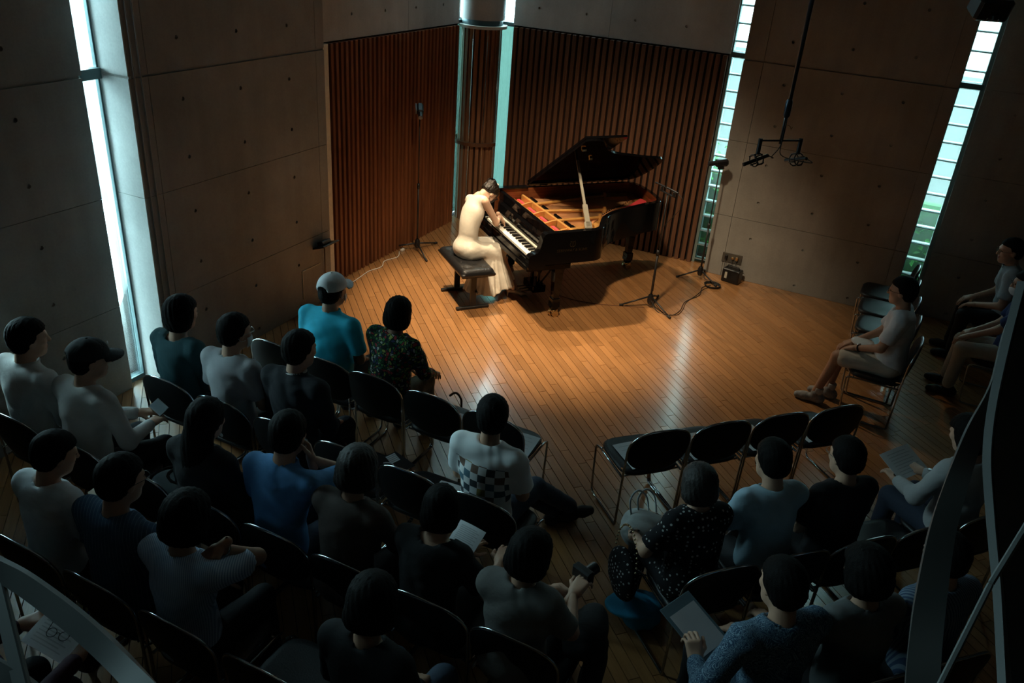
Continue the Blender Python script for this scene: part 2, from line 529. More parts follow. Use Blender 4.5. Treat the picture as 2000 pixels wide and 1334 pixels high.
MB().box((.225, 9.775, CEIL + .12), (9.45, 1.25, .24)).build('slab', M_conc, cl)
MB().box((-5.50, 9.775, CEIL + .12), (.70, 1.25, .24)).build('slab', M_conc, cl)
MB().box((-4.825, 10.125, CEIL + .12), (.65, .55, .24)).build('slab', M_conc, cl)
portal((-4.825, 9.50, CEIL + .26), (0, 0, 0), .65, .70)

# ---- cedar slats
def slats(parent, along, fixed, lo, hi, mat, depth, w=.043):
    n = int((hi - lo) / .0805)
    step = (hi - lo) / n
    r = random.Random(11 + n)
    for i in range(n):
        c = lo + step * (i + .5)
        mb = MB()
        if along == 'y': mb.box((fixed - depth / 2, c, 1.265), (depth, w, 2.53), None, .003)
        else: mb.box((c, fixed + depth / 2, 1.265), (w, depth, 2.53), None, .003)
        me = mb.mesh('slat', mat); set_tint(me, [r.random()] * len(me.polygons))
        link('slat', me, parent)
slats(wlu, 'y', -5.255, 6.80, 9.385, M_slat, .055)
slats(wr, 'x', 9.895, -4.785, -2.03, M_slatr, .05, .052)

# ---- corner column: concrete above, slat cage below
CX, CY = -5.14, 9.75
col = struct('column', MB().lathe([(.285, 2.60), (.285, CEIL)], (CX, CY, 0), n=48), M_conc2, smooth=40)
MB().lathe([(.26, 2.535), (.26, 2.60)], (CX, CY, 0), n=40).build('column_neck', M_steel, col, 40)
MB().lathe([(.318, 2.50), (.318, 2.535)], (CX, CY, 0), n=48).build('collar', plain('white_collar', (.72, .70, .64), .5), col, 40)
MB().lathe([(.19, 0), (.19, 2.50)], (CX, CY, 0), n=32).build('core', M_back, col, 40)
for i in range(22):
    a = 2 * math.pi * (i + .35) / 22
    R = Matrix.Rotation(a, 3, 'Z')
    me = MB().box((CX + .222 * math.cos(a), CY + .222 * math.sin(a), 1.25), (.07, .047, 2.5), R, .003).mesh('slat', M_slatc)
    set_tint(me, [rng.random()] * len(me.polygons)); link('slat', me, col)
M_chrome = plain('chrome', (.62, .64, .66), .16, 1.0)
for i in range(5):
    a = math.radians(205 + i * 36)
    MB().cyl((CX + .288 * math.cos(a), CY + .288 * math.sin(a), .02), (CX + .288 * math.cos(a), CY + .288 * math.sin(a), 2.5), .0055, 8).build('rod', M_chrome, col, True)
pts = [(CX + .30 * math.cos(math.radians(t)), CY + .30 * math.sin(math.radians(t)), 1.07) for t in range(165, 352, 6)]
mb = MB()
for p, q in zip(pts, pts[1:]): mb.bar(p, (q[0] + (q[0] - p[0]) * .06, q[1] + (q[1] - p[1]) * .06, q[2]), .035, .045)
mb.build('rail', M_slatr, col)

# ---- glazing
def glass(name, tint, transp, transl, rough=.08):
    m = bpy.data.materials.new(name); m.use_nodes = True
    nt = m.node_tree; nt.nodes.remove(nt.nodes['Principled BSDF']); out = nt.nodes['Material Output']
    tr = N(nt, 'ShaderNodeBsdfTransparent'); tr.inputs[0].default_value = (*[c * transp for c in tint], 1)
    tl = N(nt, 'ShaderNodeBsdfTranslucent'); tl.inputs[0].default_value = (*[c * transl for c in tint], 1)
    ad = N(nt, 'ShaderNodeAddShader'); nt.links.new(tr.outputs[0], ad.inputs[0]); nt.links.new(tl.outputs[0], ad.inputs[1])
    gl = N(nt, 'ShaderNodeBsdfGlossy'); gl.inputs['Roughness'].default_value = rough
    fr = N(nt, 'ShaderNodeFresnel'); fr.inputs[0].default_value = 1.45
    mx = N(nt, 'ShaderNodeMixShader'); nt.links.new(fr.outputs[0], mx.inputs[0]); nt.links.new(ad.outputs[0], mx.inputs[1]); nt.links.new(gl.outputs[0], mx.inputs[2])
    nt.links.new(mx.outputs[0], out.inputs[0])
    return m
G_clear = glass('clear_glass', (.9, 1.0, 1.0), .92, .0)
G_frost = glass('frosted_glass', (.66, .95, .86), .26, .075)
G_block = glass('glass_block', (.84, .98, .95), .54, .03, .2)
M_frame = plain('window_frame', (.13, .20, .21), .4, .5)

w = struct('window_1', MB().box((-5.372, 4.14, 1.27), (.012, .20, 2.46)), G_clear)
MB().box((-5.372, 4.14, 4.04), (.012, .20, 2.9)).build('pane', G_clear, w)
MB().box((-5.36, 4.225, CEIL / 2), (.03, .014, CEIL)).build('frame', M_frame, w)
MB().box((-5.365, 4.045, CEIL / 2), (.03, .014, CEIL)).build('frame', M_frame, w)
MB().box((-5.345, 4.135, 2.542), (.07, .18, .075)).build('transom', M_frame, w)
MB().box((-5.365, 4.135, .02), (.03, .18, .04)).build('frame', M_frame, w)

struct('added_window_7', MB().box((-5.42, .13, 4.62), (.012, .84, 1.44)), G_clear)  # unseen high window, added to light the audience from behind
struct('added_skylight', MB().box((-4.825, 9.50, CEIL + .20), (.65, .70, .012)), G_clear)  # unseen skylight, added to light the column and upper walls
w = struct('added_window_5', MB().box((-5.40, 2.785, 2.9), (.012, .31, 4.0)), G_clear)  # unseen slot window, added to light the audience from the left
for y in (2.64, 2.925): MB().box((-5.39, y, 2.9), (.05, .03, 4.0)).build('frame', M_frame, w)
for z in (.93, 2.545, 4.87): MB().box((-5.39, 2.785, z), (.05, .31, .06)).build('transom', M_frame, w)

M_mortar = plain('mortar', (.30, .36, .36), .8)
M_sframe = plain('strip_frame', (.24, .33, .33), .4, .3)
M_caught_light = plain('caught_light_edge', (.80, .86, .84), .6)  # white inner edges stand in for daylight caught in the glass
def block_mesh(wd, ht):
    mb = MB()
    nu = 9
    for sgn, y0 in ((-1, -.012), (1, .062)):
        rows = []
        for j in range(nu):
            row = []
            for i in range(nu):
                a = -1 + 2 * i / (nu - 1); b = -1 + 2 * j / (nu - 1)
                e = max(abs(a), abs(b))
                row.append((a * wd / 2, y0 + sgn * .016 * (1 - max(0, (e - .55) / .45) ** 2), b * ht / 2))
            rows.append(row)
        mb.mat(0).grid(rows)
    mb.mat(1).box((0, .025, -ht / 2 + .003), (wd, .07, .005))
    mb.box((0, .025, ht / 2 - .003), (wd, .07, .005)); mb.box((-wd / 2 + .003, .025, 0), (.005, .07, ht)); mb.box((wd / 2 - .003, .025, 0), (.005, .07, ht))
    return mb
def block_strip(name, x0, x1, frame_l, frame_r):
    a = x0 + frame_l / 2; b = x1 - frame_r / 2; xc = (a + b) / 2
    me_block = block_mesh(b - a - .004, .180).mesh('glass_block', [G_block, M_caught_light], 40)
    me_half = block_mesh(b - a - .004, .105).mesh('glass_block', [G_block, M_caught_light], 40)
    w = struct(name, MB().box((x0 + .005, 9.985, CEIL / 2), (frame_l, .07, CEIL)), M_sframe)
    MB().box((x1 - .005, 9.985, CEIL / 2), (frame_r, .07, CEIL)).build('frame', M_sframe, w)
    MB().box((xc, 9.985, 2.545), (x1 - x0, .10, .055)).build('transom', M_frame, w)
    zj = []
    z = 2.515 - .095
    while z > -.1:
        o = link('glass_block', me_block, w); o.location = (xc, 9.985, z); zj.append(z - .095); z -= .19
    o = link('glass_block', me_half, w); o.location = (xc, 9.985, 2.575 + .055); zj.append(2.69)
    z = 2.69 + .095
    while z < CEIL:
        o = link('glass_block', me_block, w); o.location = (xc, 9.985, z); zj.append(z + .095); z += .19
    for z in zj: MB().box((xc, 9.985, z), (x1 - x0, .055, .007)).build('mortar_joint', M_mortar, w)
    return w
block_strip('window_2', -2.025, -1.815, .032, .012)
block_strip('window_3', .362, .600, .02, .05)
w = struct('window_4', MB().box((-5.125, 10.08, 1.27), (.68, .012, 2.54)), G_frost)
MB().box((-5.46, 9.74, 1.27), (.012, .68, 2.54)).build('pane', G_frost, w)
MB().box((-5.125, 10.08, (CEIL + 2.54) / 2), (.68, .012, CEIL - 2.54)).build('pane', G_clear, w)
MB().box((-5.46, 9.74, (CEIL + 2.54) / 2), (.012, .68, CEIL - 2.54)).build('pane', G_clear, w)
MB().box((-4.80, 10.04, CEIL / 2), (.02, .06, CEIL)).build('frame', M_frame, w)
MB().box((-5.44, 9.40, CEIL / 2), (.06, .02, CEIL)).build('frame', M_frame, w)
MB().box((-4.92, 9.99, 2.545), (.26, .05, .05)).build('transom', M_frame, w)
MB().box((-5.38, 9.52, 2.545), (.05, .26, .05)).build('transom', M_frame, w)

# ---- garden outside
M_soil = plain('pale_paving', (.065, .065, .063), .9, var=.1, scale=4)
struct('ground', MB().box((-1, 4, -.17), (60, 60, .2)), M_soil)
struct('bounce_ground', MB().box((-7.6, 1.2, -.05), (4.1, 12, .06)), plain('bounce_white', (.62, .62, .60), .9, var=.15, scale=30))  # white ground strip added so the left window shows bright
def hedge(loc, L, along, H, label, seed):
    r = random.Random(seed)
    t = thing('hedge', label, 'hedge', loc, 0)
    leaf = plain('hedge_leaf', (.06, .44, .05), .5, var=.5, scale=9)
    mb = MB()
    for i in range(1500):
        s = r.uniform(-L / 2, L / 2); z = r.uniform(.0, H) ; dpt = r.uniform(-.22, .22)
        z *= .8 + .2 * math.sin(s * 3 + seed)
        c = Vector((s, dpt, z)) if along == 'x' else Vector((dpt, s, z))
        R = Matrix.Rotation(r.uniform(0, 6.28), 3, 'Z') @ Matrix.Rotation(r.uniform(-1, 1), 3, 'X') @ Matrix.Rotation(r.uniform(-.8, .8), 3, 'Y')
        a = r.uniform(.035, .07)
        vs = [c + R @ Vector(q) for q in ((-a, 0, 0), (0, -a * .5, .01), (a, 0, 0), (0, a * .5, .01))]
        mb.add(vs, [(0, 1, 2, 3)])
    tag(mb.build('foliage', leaf, t), kind='stuff')
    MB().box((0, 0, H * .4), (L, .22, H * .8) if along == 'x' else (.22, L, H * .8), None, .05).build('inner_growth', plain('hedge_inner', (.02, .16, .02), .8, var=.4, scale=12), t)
hedge((-1.9, 10.54, -.07), 2.4, 'x', 1.45, 'green hedge outside behind the glass blocks beside the slatted wall', 2)
hedge((.9, 10.54, -.07), 2.6, 'x', 1.5, 'green hedge outside behind the glass blocks at the far right', 5)

# ================================================================== grand piano
PA = math.radians(-41.0)
PO = Vector((-3.705, 7.363, 0))
M_blk = plain('piano_black', (.0025, .0025, .003), .06, spec=.22)
M_inrim = wood('piano_inner_rim', (.10, .028, .010), (.21, .066, .024), (1.5, 1.5, 40), rough=.22, gscale=1.5)
M_gold = plain('cast_iron_gold', (.48, .245, .070), .34, .3, var=.12, scale=12)
M_sound = wood('soundboard', (.33, .13, .05), (.47, .21, .09), (40, 2, 2), rough=.28, gscale=1.2)
M_red = plain('red_felt', (.62, .035, .045), .9)
M_string = plain('string_copper', (.55, .30, .15), .35, .3)
M_brass = plain('brass', (.72, .58, .36), .25, 1.0)
M_ivory = plain('white_key', (.83, .80, .72), .22)
M_ebony = plain('black_key', (.008, .008, .008), .18)
M_propw = plain('lid_prop_wood', (.20, .185, .15), .38, var=.1, scale=14)

def catmull(pts, n=8):
    out = []
    for i in range(len(pts) - 1):
        p0 = pts[max(i - 1, 0)]; p1 = pts[i]; p2 = pts[i + 1]; p3 = pts[min(i + 2, len(pts) - 1)]
        for k in range(n):
            t = k / n
            out.append(tuple(.5 * (2 * p1[a] + (p2[a] - p0[a]) * t + (2 * p0[a] - 5 * p1[a] + 4 * p2[a] - p3[a]) * t * t + (3 * p1[a] - p0[a] - 3 * p2[a] + p3[a]) * t ** 3) for a in range(len(p1))))
    out.append(tuple(pts[-1]))
    return out
SP = -.77
RIM = [(SP, .36), (SP, 1.0), (SP, 1.6), (SP, 2.02)] + catmull([(SP, 2.06), (-.745, 2.15), (-.65, 2.212), (-.42, 2.225), (-.17, 2.197), (-.01, 2.145), (.062, 2.04), (.10, 1.88), (.195, 1.62), (.285, 1.39), (.415, 1.212), (.57, 1.095), (.69, 1.015), (.738, .93), (.744, .86)], 5) + [(.744, .6), (.744, .36)]
def offset(poly, d):
    out = []
    n = len(poly)
    for i in range(n):
        a = Vector(poly[max(i - 1, 0)]); b = Vector(poly[min(i + 1, n - 1)])
        t = (b - a).normalized(); nn = Vector((t.y, -t.x))
        out.append((poly[i][0] + nn.x * d, poly[i][1] + nn.y * d))
    return out
RIN = offset(RIM, .055)
piano = thing('grand_piano', 'black polished concert grand piano with raised lid and golden iron frame', 'piano', PO, PA)
n = len(RIM)
mb = MB()
zt, zb = 1.0, .66
vs = []
for p, q in zip(RIM, RIN):
    vs += [(p[0], p[1], zb), (p[0], p[1], zt - .006), (p[0] + (q[0] - p[0]) * .1, p[1] + (q[1] - p[1]) * .1, zt), (q[0], q[1], zt), (q[0], q[1], zb)]
fo = []; fi = []
for i in range(n - 1):
    a = i * 5; b = a + 5
    fo += [(a, b, b + 1, a + 1)[::-1], (a + 1, b + 1, b + 2, a + 2)[::-1], (a + 2, b + 2, b + 3, a + 3)[::-1], (a + 4, b + 4, b, a)[::-1]]
    fi += [(a + 3, b + 3, b + 4, a + 4)[::-1]]
fo += [(0, 1, 2, 3, 4), tuple((n - 1) * 5 + k for k in (4, 3, 2, 1, 0))]
mb.mat(0).add(vs, fo)
mb.mat(1).add(vs, fi)
mb.build('rim', [M_blk, M_inrim], piano, 35)
# arms at both ends of the keyboard
def arm(x0, x1):
    prof = [(.36, 1.0), (.33, .985), (.31, .95), (.297, .89), (.285, .835), (.262, .80), (.225, .785), (.19, .775), (.172, .755), (.168, .72), (.175, .62), (.36, .62)]
    m = len(prof)
    vs = [(x0, v, z) for v, z in prof] + [(x1, v, z) for v, z in prof]
    fs = [tuple(range(m))[::-1], tuple(range(m, 2 * m))] + [(i, (i + 1) % m, m + (i + 1) % m, m + i) for i in range(m)]
    return MB().add(vs, fs)
arm(-.77, -.69).build('arm', M_blk, piano, 30)
arm(.664, .744).build('arm', M_blk, piano, 30)
MB().box((-.013, .42, .615), (1.44, .50, .06), None, .006).build('key_bed', M_blk, piano)
MB().box((-.013, .195, .675), (1.354, .024, .07), None, .004).build('key_slip', M_blk, piano)
MB().box((-.013, .77, .655), (1.36, .36, .03)).build('action_tray', M_blk, piano)
for x in (-.662, .637):
    MB().box((x, .30, .715), (.05, .16, .06), None, .008).build('key_block', M_blk, piano)
KX0, KX1 = -.634, .610
kw = (KX1 - KX0) / 52
me_w = MB().box((0, .31, .705), (kw - .0011, .15, .026), None, .0015).mesh('white_key', M_ivory)
for i in range(52):
    o = link('white_key', me_w, piano); o.location.x = KX0 + kw * (i + .5)
bk = MB()
vsb = [(-.0055, .287, .712), (.0055, .287, .712), (.0055, .385, .712), (-.0055, .385, .712), (-.0042, .296, .732), (.0042, .296, .732), (.0042, .385, .732), (-.0042, .385, .732)]
bk.add(vsb, [(0, 1, 5, 4), (1, 2, 6, 5), (2, 3, 7, 6), (3, 0, 4, 7), (4, 5, 6, 7)])
me_b = bk.mesh('black_key', M_ebony)
for i in range(51):
    if (i % 7) in (0, 2, 3, 5, 6) and not (i % 7 == 1):      # starts on A: A#, C#, D#, F#, G#
        o = link('black_key', me_b, piano); o.location.x = KX0 + kw * (i + 1)
MB().box((-.013, .381, .742), (1.27, .026, .012)).build('key_felt', plain('grey_felt', (.42, .40, .34), .6), piano)
mb = MB()
mb.add([(-.68, .392, .70), (.655, .392, .70), (.655, .405, .86), (-.68, .405, .86), (-.68, .43, .90), (.655, .43, .90), (-.68, .47, .70), (.655, .47, .70), (-.68, .47, .90), (.655, .47, .90)],
       [(0, 1, 2, 3), (3, 2, 5, 4), (4, 5, 9, 8), (0, 3, 4, 8, 6), (1, 7, 9, 5, 2), (0, 6, 7, 1), (6, 8, 9, 7)])
mb.build('fallboard', M_blk, piano)
MB().box((-.013, .445, .945), (1.40, .045, .09), None, .006).build('stretcher', M_blk, piano)
MB().box((-.722, .565, 1.012), (.085, .41, .024), None, .006).build('lid_rest', M_blk, piano)
# soundboard, iron frame and strings
RS = offset(RIM, .056)
inner = [(-.713, .47)] + RS[1:-1] + [(.688, .47)]
MB().prism(inner[::-1], .80, .812).build('soundboard', M_sound, piano)
def band(poly, d0, d1, z0, z1):
    A = offset(poly, d0); B = offset(poly, d1); mb = MB(); m = len(A)
    vs = []
    for p, q in zip(A, B): vs += [(*p, z0), (*p, z1), (*q, z1), (*q, z0)]
    fs = []
    for i in range(m - 1):
        a = 4 * i; b = a + 4
        fs += [(a + 1, b + 1, b + 2, a + 2)[::-1], (a + 2, b + 2, b + 3, a + 3)[::-1], (a, b, b + 1, a + 1)[::-1]]
    return mb.add(vs, fs)
body = [p for p in RIM if p[1] > .6]
plate = band(body, .057, .185, .835, .872).build('iron_frame', M_gold, piano, 35)
MB().box((-.012, .58, .853), (1.395, .22, .03), None, .004).build('pin_plate', M_gold, plate)
MB().bar((-.70, .705, .895), (.675, .745, .895), .028, .075, bev=.006).build('belly_rail', M_gold, plate)
for xa, xb in ((-.42, -.44), (-.10, -.11), (.20, .20), (.47, .47)):
    rows = []
    mb = MB()
    w2 = .013
    pr = [(.47, .868), (.47, .905), (.56, .90), (.66, .925), (.71, .93), (.71, .868)]
    vs = [(xa - w2, v, z) for v, z in pr] + [(xa + w2, v, z) for v, z in pr]
    mb.add(vs, [tuple(range(6)), tuple(range(11, 5, -1))] + [(i, 6 + i, 6 + (i + 1) % 6, (i + 1) % 6) for i in range(6)])
    mb.build('web', M_gold, plate)
for (a, b) in (((-.39, .72), (-.585, 1.72)), ((-.16, .73), (-.10, 1.46)), ((.16, .73), (.13, 1.28)), ((.45, .74), (.40, 1.04))):
    MB().bar((a[0], a[1], .905), (b[0], b[1], .895), .034, .036, bev=.012).build('strut', M_gold, plate)
    MB().lathe([(.028, 0), (.028, .03), (.018, .05), (.018, .062), (.0, .064)], (b[0], b[1], .872), n=10).build('nose_bolt', M_gold, plate, 40)
for x0, x1 in ((-.69, -.46), (-.39, -.14), (-.07, .17), (.23, .44), (.50, .67)):
    MB().box(((x0 + x1) / 2, .655, .874), (x1 - x0, .035, .012), None, .003).build('felt_strip', M_red, plate)
pins = MB()
for i in range(74):
    for j in range(3):
        x = -.67 + i * .0178
        if min(abs(x - c) for c in (-.42, -.10, .20, .47)) < .026: continue
        pins.box((x + j * .005, .52 + j * .033, .884), (.006, .006, .034))
tag(pins.build('tuning_pins', M_chrome, piano), kind='stuff')
bent = [p for p in RIM if p[1] > .95 and p[0] > -.05]
fa = catmull([(-.085, 1.58), (-.125, 1.70), (-.205, 1.83), (-.335, 2.01), (-.43, 2.13)], 5); fb = catmull([(-.045, 1.60), (-.075, 1.74), (-.125, 1.90), (-.20, 2.06), (-.33, 2.15)], 5)
mbf = MB()
mbf.grid([[(*p, .888) for p in fa], [(*p, .888) for p in fb]]); mbf.grid([[(*p, .870) for p in fa], [(*p, .888) for p in fa]]); mbf.grid([[(*p, .888) for p in fb], [(*p, .870) for p in fb]])
mbf.build('hitch_felt', M_red, plate)
mbb = MB(); br = catmull([(.36, 1.0), (.20, 1.16), (.02, 1.38), (-.145, 1.60), (-.25, 1.78), (-.42, 2.0)], 6)
for p, q in zip(br, br[1:]): mbb.bar((*p, .862), (*q, .862), .03, .036)
mbb.build('bridge', M_sound, piano)
hp_ = MB()
for p in br[8:]: hp_.box((p[0], p[1], .885), (.008, .008, .014))
tag(hp_.build('bridge_pins', M_blk, piano), kind='stuff')
MB().prism([(.20, .75), (.64, .76), (.645, .90), (.52, 1.0), (.36, 1.13), (.27, 1.24), (.20, 1.22)], .846, .862).build('treble_plate', M_gold, plate)
st = MB()
def end_v(x):
    best = 1.0
    for p in RIN[4:]:
        if abs(p[0] - x) < .04: best = max(best, p[1])
    return best - .16
for i in range(64):
    x = .64 - i * .0165
    xe = x - .12 - .10 * (i / 64)
    ve = min(2.02, max(1.02, end_v(x - .05)))
    ve = min(ve, 2.02)
    xe = x - .16 * (ve - .72) / 1.3
    st.bar((x, .73, .872), (xe, ve, .868), .0034, .002)
for i in range(22):
    x = -.68 + i * .0105
    st.bar((x, .73, .886), (x + .30, 1.95 - i * .008, .876), .0042, .003)
tag(st.build('strings', M_string, piano), kind='stuff')
for i in range(5):
    MB().box((-.40 + i * .0 + [-.18, .12, .42, .66, .80][i], .80 + .01 * i, .893), (.16, .035, .03), None, .008).build('damper_head', M_blk, piano)
# lid, hinged along the straight side
hinge = bpy.data.objects.new('lid', None)
LA = math.radians(33.0)
lid_poly = [(0, .80)] + [(p[0] - SP + .008, p[1]) for p in offset(RIM, -.012) if p[1] > .80][0:] + []
right = [q for q in lid_poly if q[1] > .80]
lid_poly = [(-.012, .80)] + right[0:] + [(1.524, .80)]
def lidmap(d, v, h): return (SP + d * math.cos(LA) - h * math.sin(LA), v, 1.012 + d * math.sin(LA) + h * math.cos(LA))
def lid_prism(poly, h0, h1):
    m = len(poly)
    vs = [lidmap(d, v, h0) for d, v in poly] + [lidmap(d, v, h1) for d, v in poly]
    return MB().add(vs, [tuple(range(m)), tuple(range(2 * m - 1, m - 1, -1))] + [(i, m + i, m + (i + 1) % m, (i + 1) % m) for i in range(m)])
lid = lid_prism(lid_poly, 0, .026).build('lid', M_blk, piano)
lid_prism([(.0, .802), (.0, 1.285), (1.505, 1.285), (1.524, 1.27), (1.524, .802)], .031, .055).build('front_flap', M_blk, lid)
for v in (1.0, 1.5, 1.95): MB().cyl(lidmap(0, v - .05, .0), lidmap(0, v + .05, .0), .007, 8).build('hinge', M_brass, lid)
MB().box(lidmap(1.30, .88, -.014), (.03, .045, .02)).build('catch', M_brass, lid)
MB().box(lidmap(.98, 1.12, -.012), (.03, .03, .02)).build('prop_socket', M_brass, lid)
pb, pt = Vector((.705, .83, 1.0)), Vector((-.012, 1.0, 1.508))
pr = MB(); d = pt - pb
pr.bar(pb + d * .02, pb + d * .34, .030, .052, up=(0, 1, .2), bev=.004)
pr.bar(pb + d * .30, pt, .024, .028, up=(0, 1, .2), bev=.004)
pr.bar(pb, pb + d * .10, .030, .075, up=(0, 1, .2), bev=.008)
pp_ = pr.build('prop', M_propw, piano)
MB().bar(pb + d * .06 + Vector((0, -.017, .0)), pb + d * .30 + Vector((0, -.017, 0)), .004, .014, up=(0, 1, .2)).build('short_prop', M_ebony, pp_)
# legs with casters
def leg(x, v, name='leg'):
    prof = [(.66, .14), (.625, .125), (.595, .085), (.56, .058), (.52, .047), (.22, .033), (.215, .045), (.12, .045), (.115, .036), (.095, .032)]
    vs = []; fs = []
    for z, h in prof:
        hx = min(h, .050)
        vs += [(x - hx, v - h, z), (x + hx, v - h, z), (x + hx, v + h, z), (x - hx, v + h, z)]
    for i in range(len(prof) - 1):
        for k in range(4):
            l = (k + 1) % 4
            fs.append((4 * i + k, 4 * i + 4 + k, 4 * i + 4 + l, 4 * i + l))
    fs += [(0, 1, 2, 3), tuple(len(vs) - 1 - k for k in range(4))]
    o = MB().add(vs, fs).build(name, M_blk, piano)
    cs = MB()
    cs.cyl((x, v, .04), (x, v, .10), .016, 10)
    cs.box((x, v, .075), (.05, .085, .02), None, .005)
    cs.bar((x - .015, v - .05, .085), (x - .015, v + .05, .085), .012, .012)
    c = cs.build('caster', M_brass, o)
    for s in (-1, 1):
        MB().cyl((x + s * .008, v + s * .012, .037), (x + s * .034, v + s * .012, .037), .037, 16).build('wheel', M_brass, o, 40)
leg(.605, .575); leg(-.625, .575); leg(-.41, 2.06)
ly = MB().box((0, .62, .105), (.27, .16, .085), None, .008).build('pedal_lyre', M_blk, piano)
for x in (-.075, .075): MB().bar((x * 1.3, .62, .60), (x, .62, .14), .035, .035, bev=.008).build('lyre_post', M_blk, ly)
for x in (-.06, .06): MB().bar((x, .66, .14), (x * 1.8, 1.0, .63), .014, .014).build('lyre_brace', M_blk, ly)
for x in (-.07, 0, .07):
    MB().box((x, .50, .075), (.03, .15, .014), None, .006).build('pedal', M_brass, ly)
# gilt name and lyre mark on the case side
cu = bpy.data.curves.new('name_curve', 'FONT'); cu.body = 'STEINWAY & SONS'; cu.size = .040; cu.align_x = 'CENTER'; cu.extrude = .0006
to = bpy.data.objects.new('name_curve', cu)
COL.objects.link(to)
dg = bpy.context.evaluated_depsgraph_get()
me = bpy.data.meshes.new_from_object(to.evaluated_get(dg)); bpy.data.objects.remove(to)
M_gilt = plain('gilt', (.030, .022, .011), .45, .5)
me.materials.clear(); me.materials.append(M_gilt)
o = link('lettering', me, piano)
o.matrix_local = Matrix(((0, 0, 1, .7455), (1, 0, 0, .645), (0, 1, 0, .79), (0, 0, 0, 1)))
mk = MB()
for s in (-1, 1):
    mk.tube([(.7455, .645 + s * a, .835 + b) for a, b in ((.004, 0), (.024, .012), (.030, .032), (.020, .052), (.026, .066))], .003, 6)
for a in (-.006, 0, .006): mk.tube([(.7455, .645 + a, .838), (.7455, .645 + a, .895)], .0012, 4)
mk.tube([(.7455, .62, .892), (.7455, .67, .892)], .0022, 5)
mk.build('lyre_mark', M_gilt, piano)

# ================================================================== piano bench
def P2W(u, v, z=0.0):
    return Vector((PO.x + u * math.cos(PA) - v * math.sin(PA), PO.y + u * math.sin(PA) + v * math.cos(PA), z))
M_leather = plain('black_leather', (.012, .012, .013), .3, bump=.25, bscale=45)
bench = thing('piano_bench', 'black tufted leather piano bench on two T-shaped metal legs', 'bench', P2W(-.035, -.20), PA)
mb = MB()
NX, NY = 41, 21
LX, LY = .39, .185
rows = []
tuft = [(x, y) for y, xs in ((-.09, (-.27, -.09, .09, .27)), (0, (-.18, 0, .18)), (.09, (-.27, -.09, .09, .27))) for x in xs]
for j in range(NY):
    row = []
    for i in range(NX):
        a = -1 + 2 * i / (NX - 1); b = -1 + 2 * j / (NY - 1)
        ax = math.copysign(1 - (1 - abs(a)) ** 1.5, a); by = math.copysign(1 - (1 - abs(b)) ** 1.5, b)
        x, y = ax * LX, by * LY
        ex = max(0, (abs(ax) - .86) / .14); ey = max(0, (abs(by) - .74) / .26)
        z = .495 - .045 * (1 - math.sqrt(max(0, 1 - min(1, ex * ex + ey * ey)))) 
        for tx, ty in tuft: z -= .018 * math.exp(-((x - tx) ** 2 + (y - ty) ** 2) / .0011)
        row.append((x, y, z))
    rows.append(row)
mb.grid(rows)
edge = [rows[0][i] for i in range(NX)] + [rows[j][-1] for j in range(1, NY)] + [rows[-1][i] for i in range(NX - 2, -1, -1)] + [rows[j][0] for j in range(NY - 2, 0, -1)]
m = len(edge)
r1 = [(p[0] * 1.012, p[1] * 1.02, .435) for p in edge]; r2 = [(p[0] * .97, p[1] * .95, .412) for p in edge]
vs = edge + r1 + r2
mb.add(vs, [(i, m + i, m + (i + 1) % m, (i + 1) % m) for i in range(m)] + [(m + i, 2 * m + i, 2 * m + (i + 1) % m, m + (i + 1) % m) for i in range(m)] + [tuple(range(2 * m, 3 * m))[::-1]])
cush = mb.build('cushion', M_leather, bench, True)
me_bt = MB().ball((0, 0, 0), (.011, .011, .005), 10, 6).mesh('tuft_button', M_leather, True)
for tx, ty in tuft:
    o = link('tuft_button', me_bt, cush); o.location = (tx, ty, .480)
M_iron = plain('black_iron', (.012, .012, .013), .42)
MB().box((0, 0, .395), (.62, .24, .035), None, .004).build('seat_frame', M_iron, bench)
for x in (-.255, .25):
    MB().box((x, .0, .21), (.028, .062, .37), None, .003).build('leg', M_iron, bench)
    MB().box((x, .0, .016), (.04, .37, .032), None, .005).build('foot_bar', M_iron, bench)
    MB().bar((x * .55, .03, .375), (x * .98, .03, .20), .02, .02).build('brace', M_iron, bench)
MB().cyl((.262, .03, .20), (.295, .03, .20), .012, 10).build('adjusting_knob', M_iron, bench)

# ================================================================== stacking chairs
M_vinyl = plain('black_vinyl', (.010, .011, .012), .45, bump=.12, bscale=120)
M_shell = plain('chair_back_shell', (.008, .009, .010), .5, spec=.25)
M_tube = plain('chair_chrome', (.55, .58, .60), .14, 1.0)
def rounded(pts, r=.05, n=5):
    pts = [Vector(p) for p in pts]; out = [pts[0]]
    for a, b, c in zip(pts, pts[1:], pts[2:]):
        d1 = (a - b); d2 = (c - b); rr = min(r, d1.length * .45, d2.length * .45)
        p = b + d1.normalized() * rr; q = b + d2.normalized() * rr
        for k in range(n + 1):
            t = k / n
            out.append(p * (1 - t) ** 2 + b * 2 * t * (1 - t) + q * t * t)
    out.append(pts[-1]); return out
def superpt(t, a, b, e):
    c, s = math.cos(t), math.sin(t)
    return a * math.copysign(abs(c) ** (2 / e), c), b * math.copysign(abs(s) ** (2 / e), s)
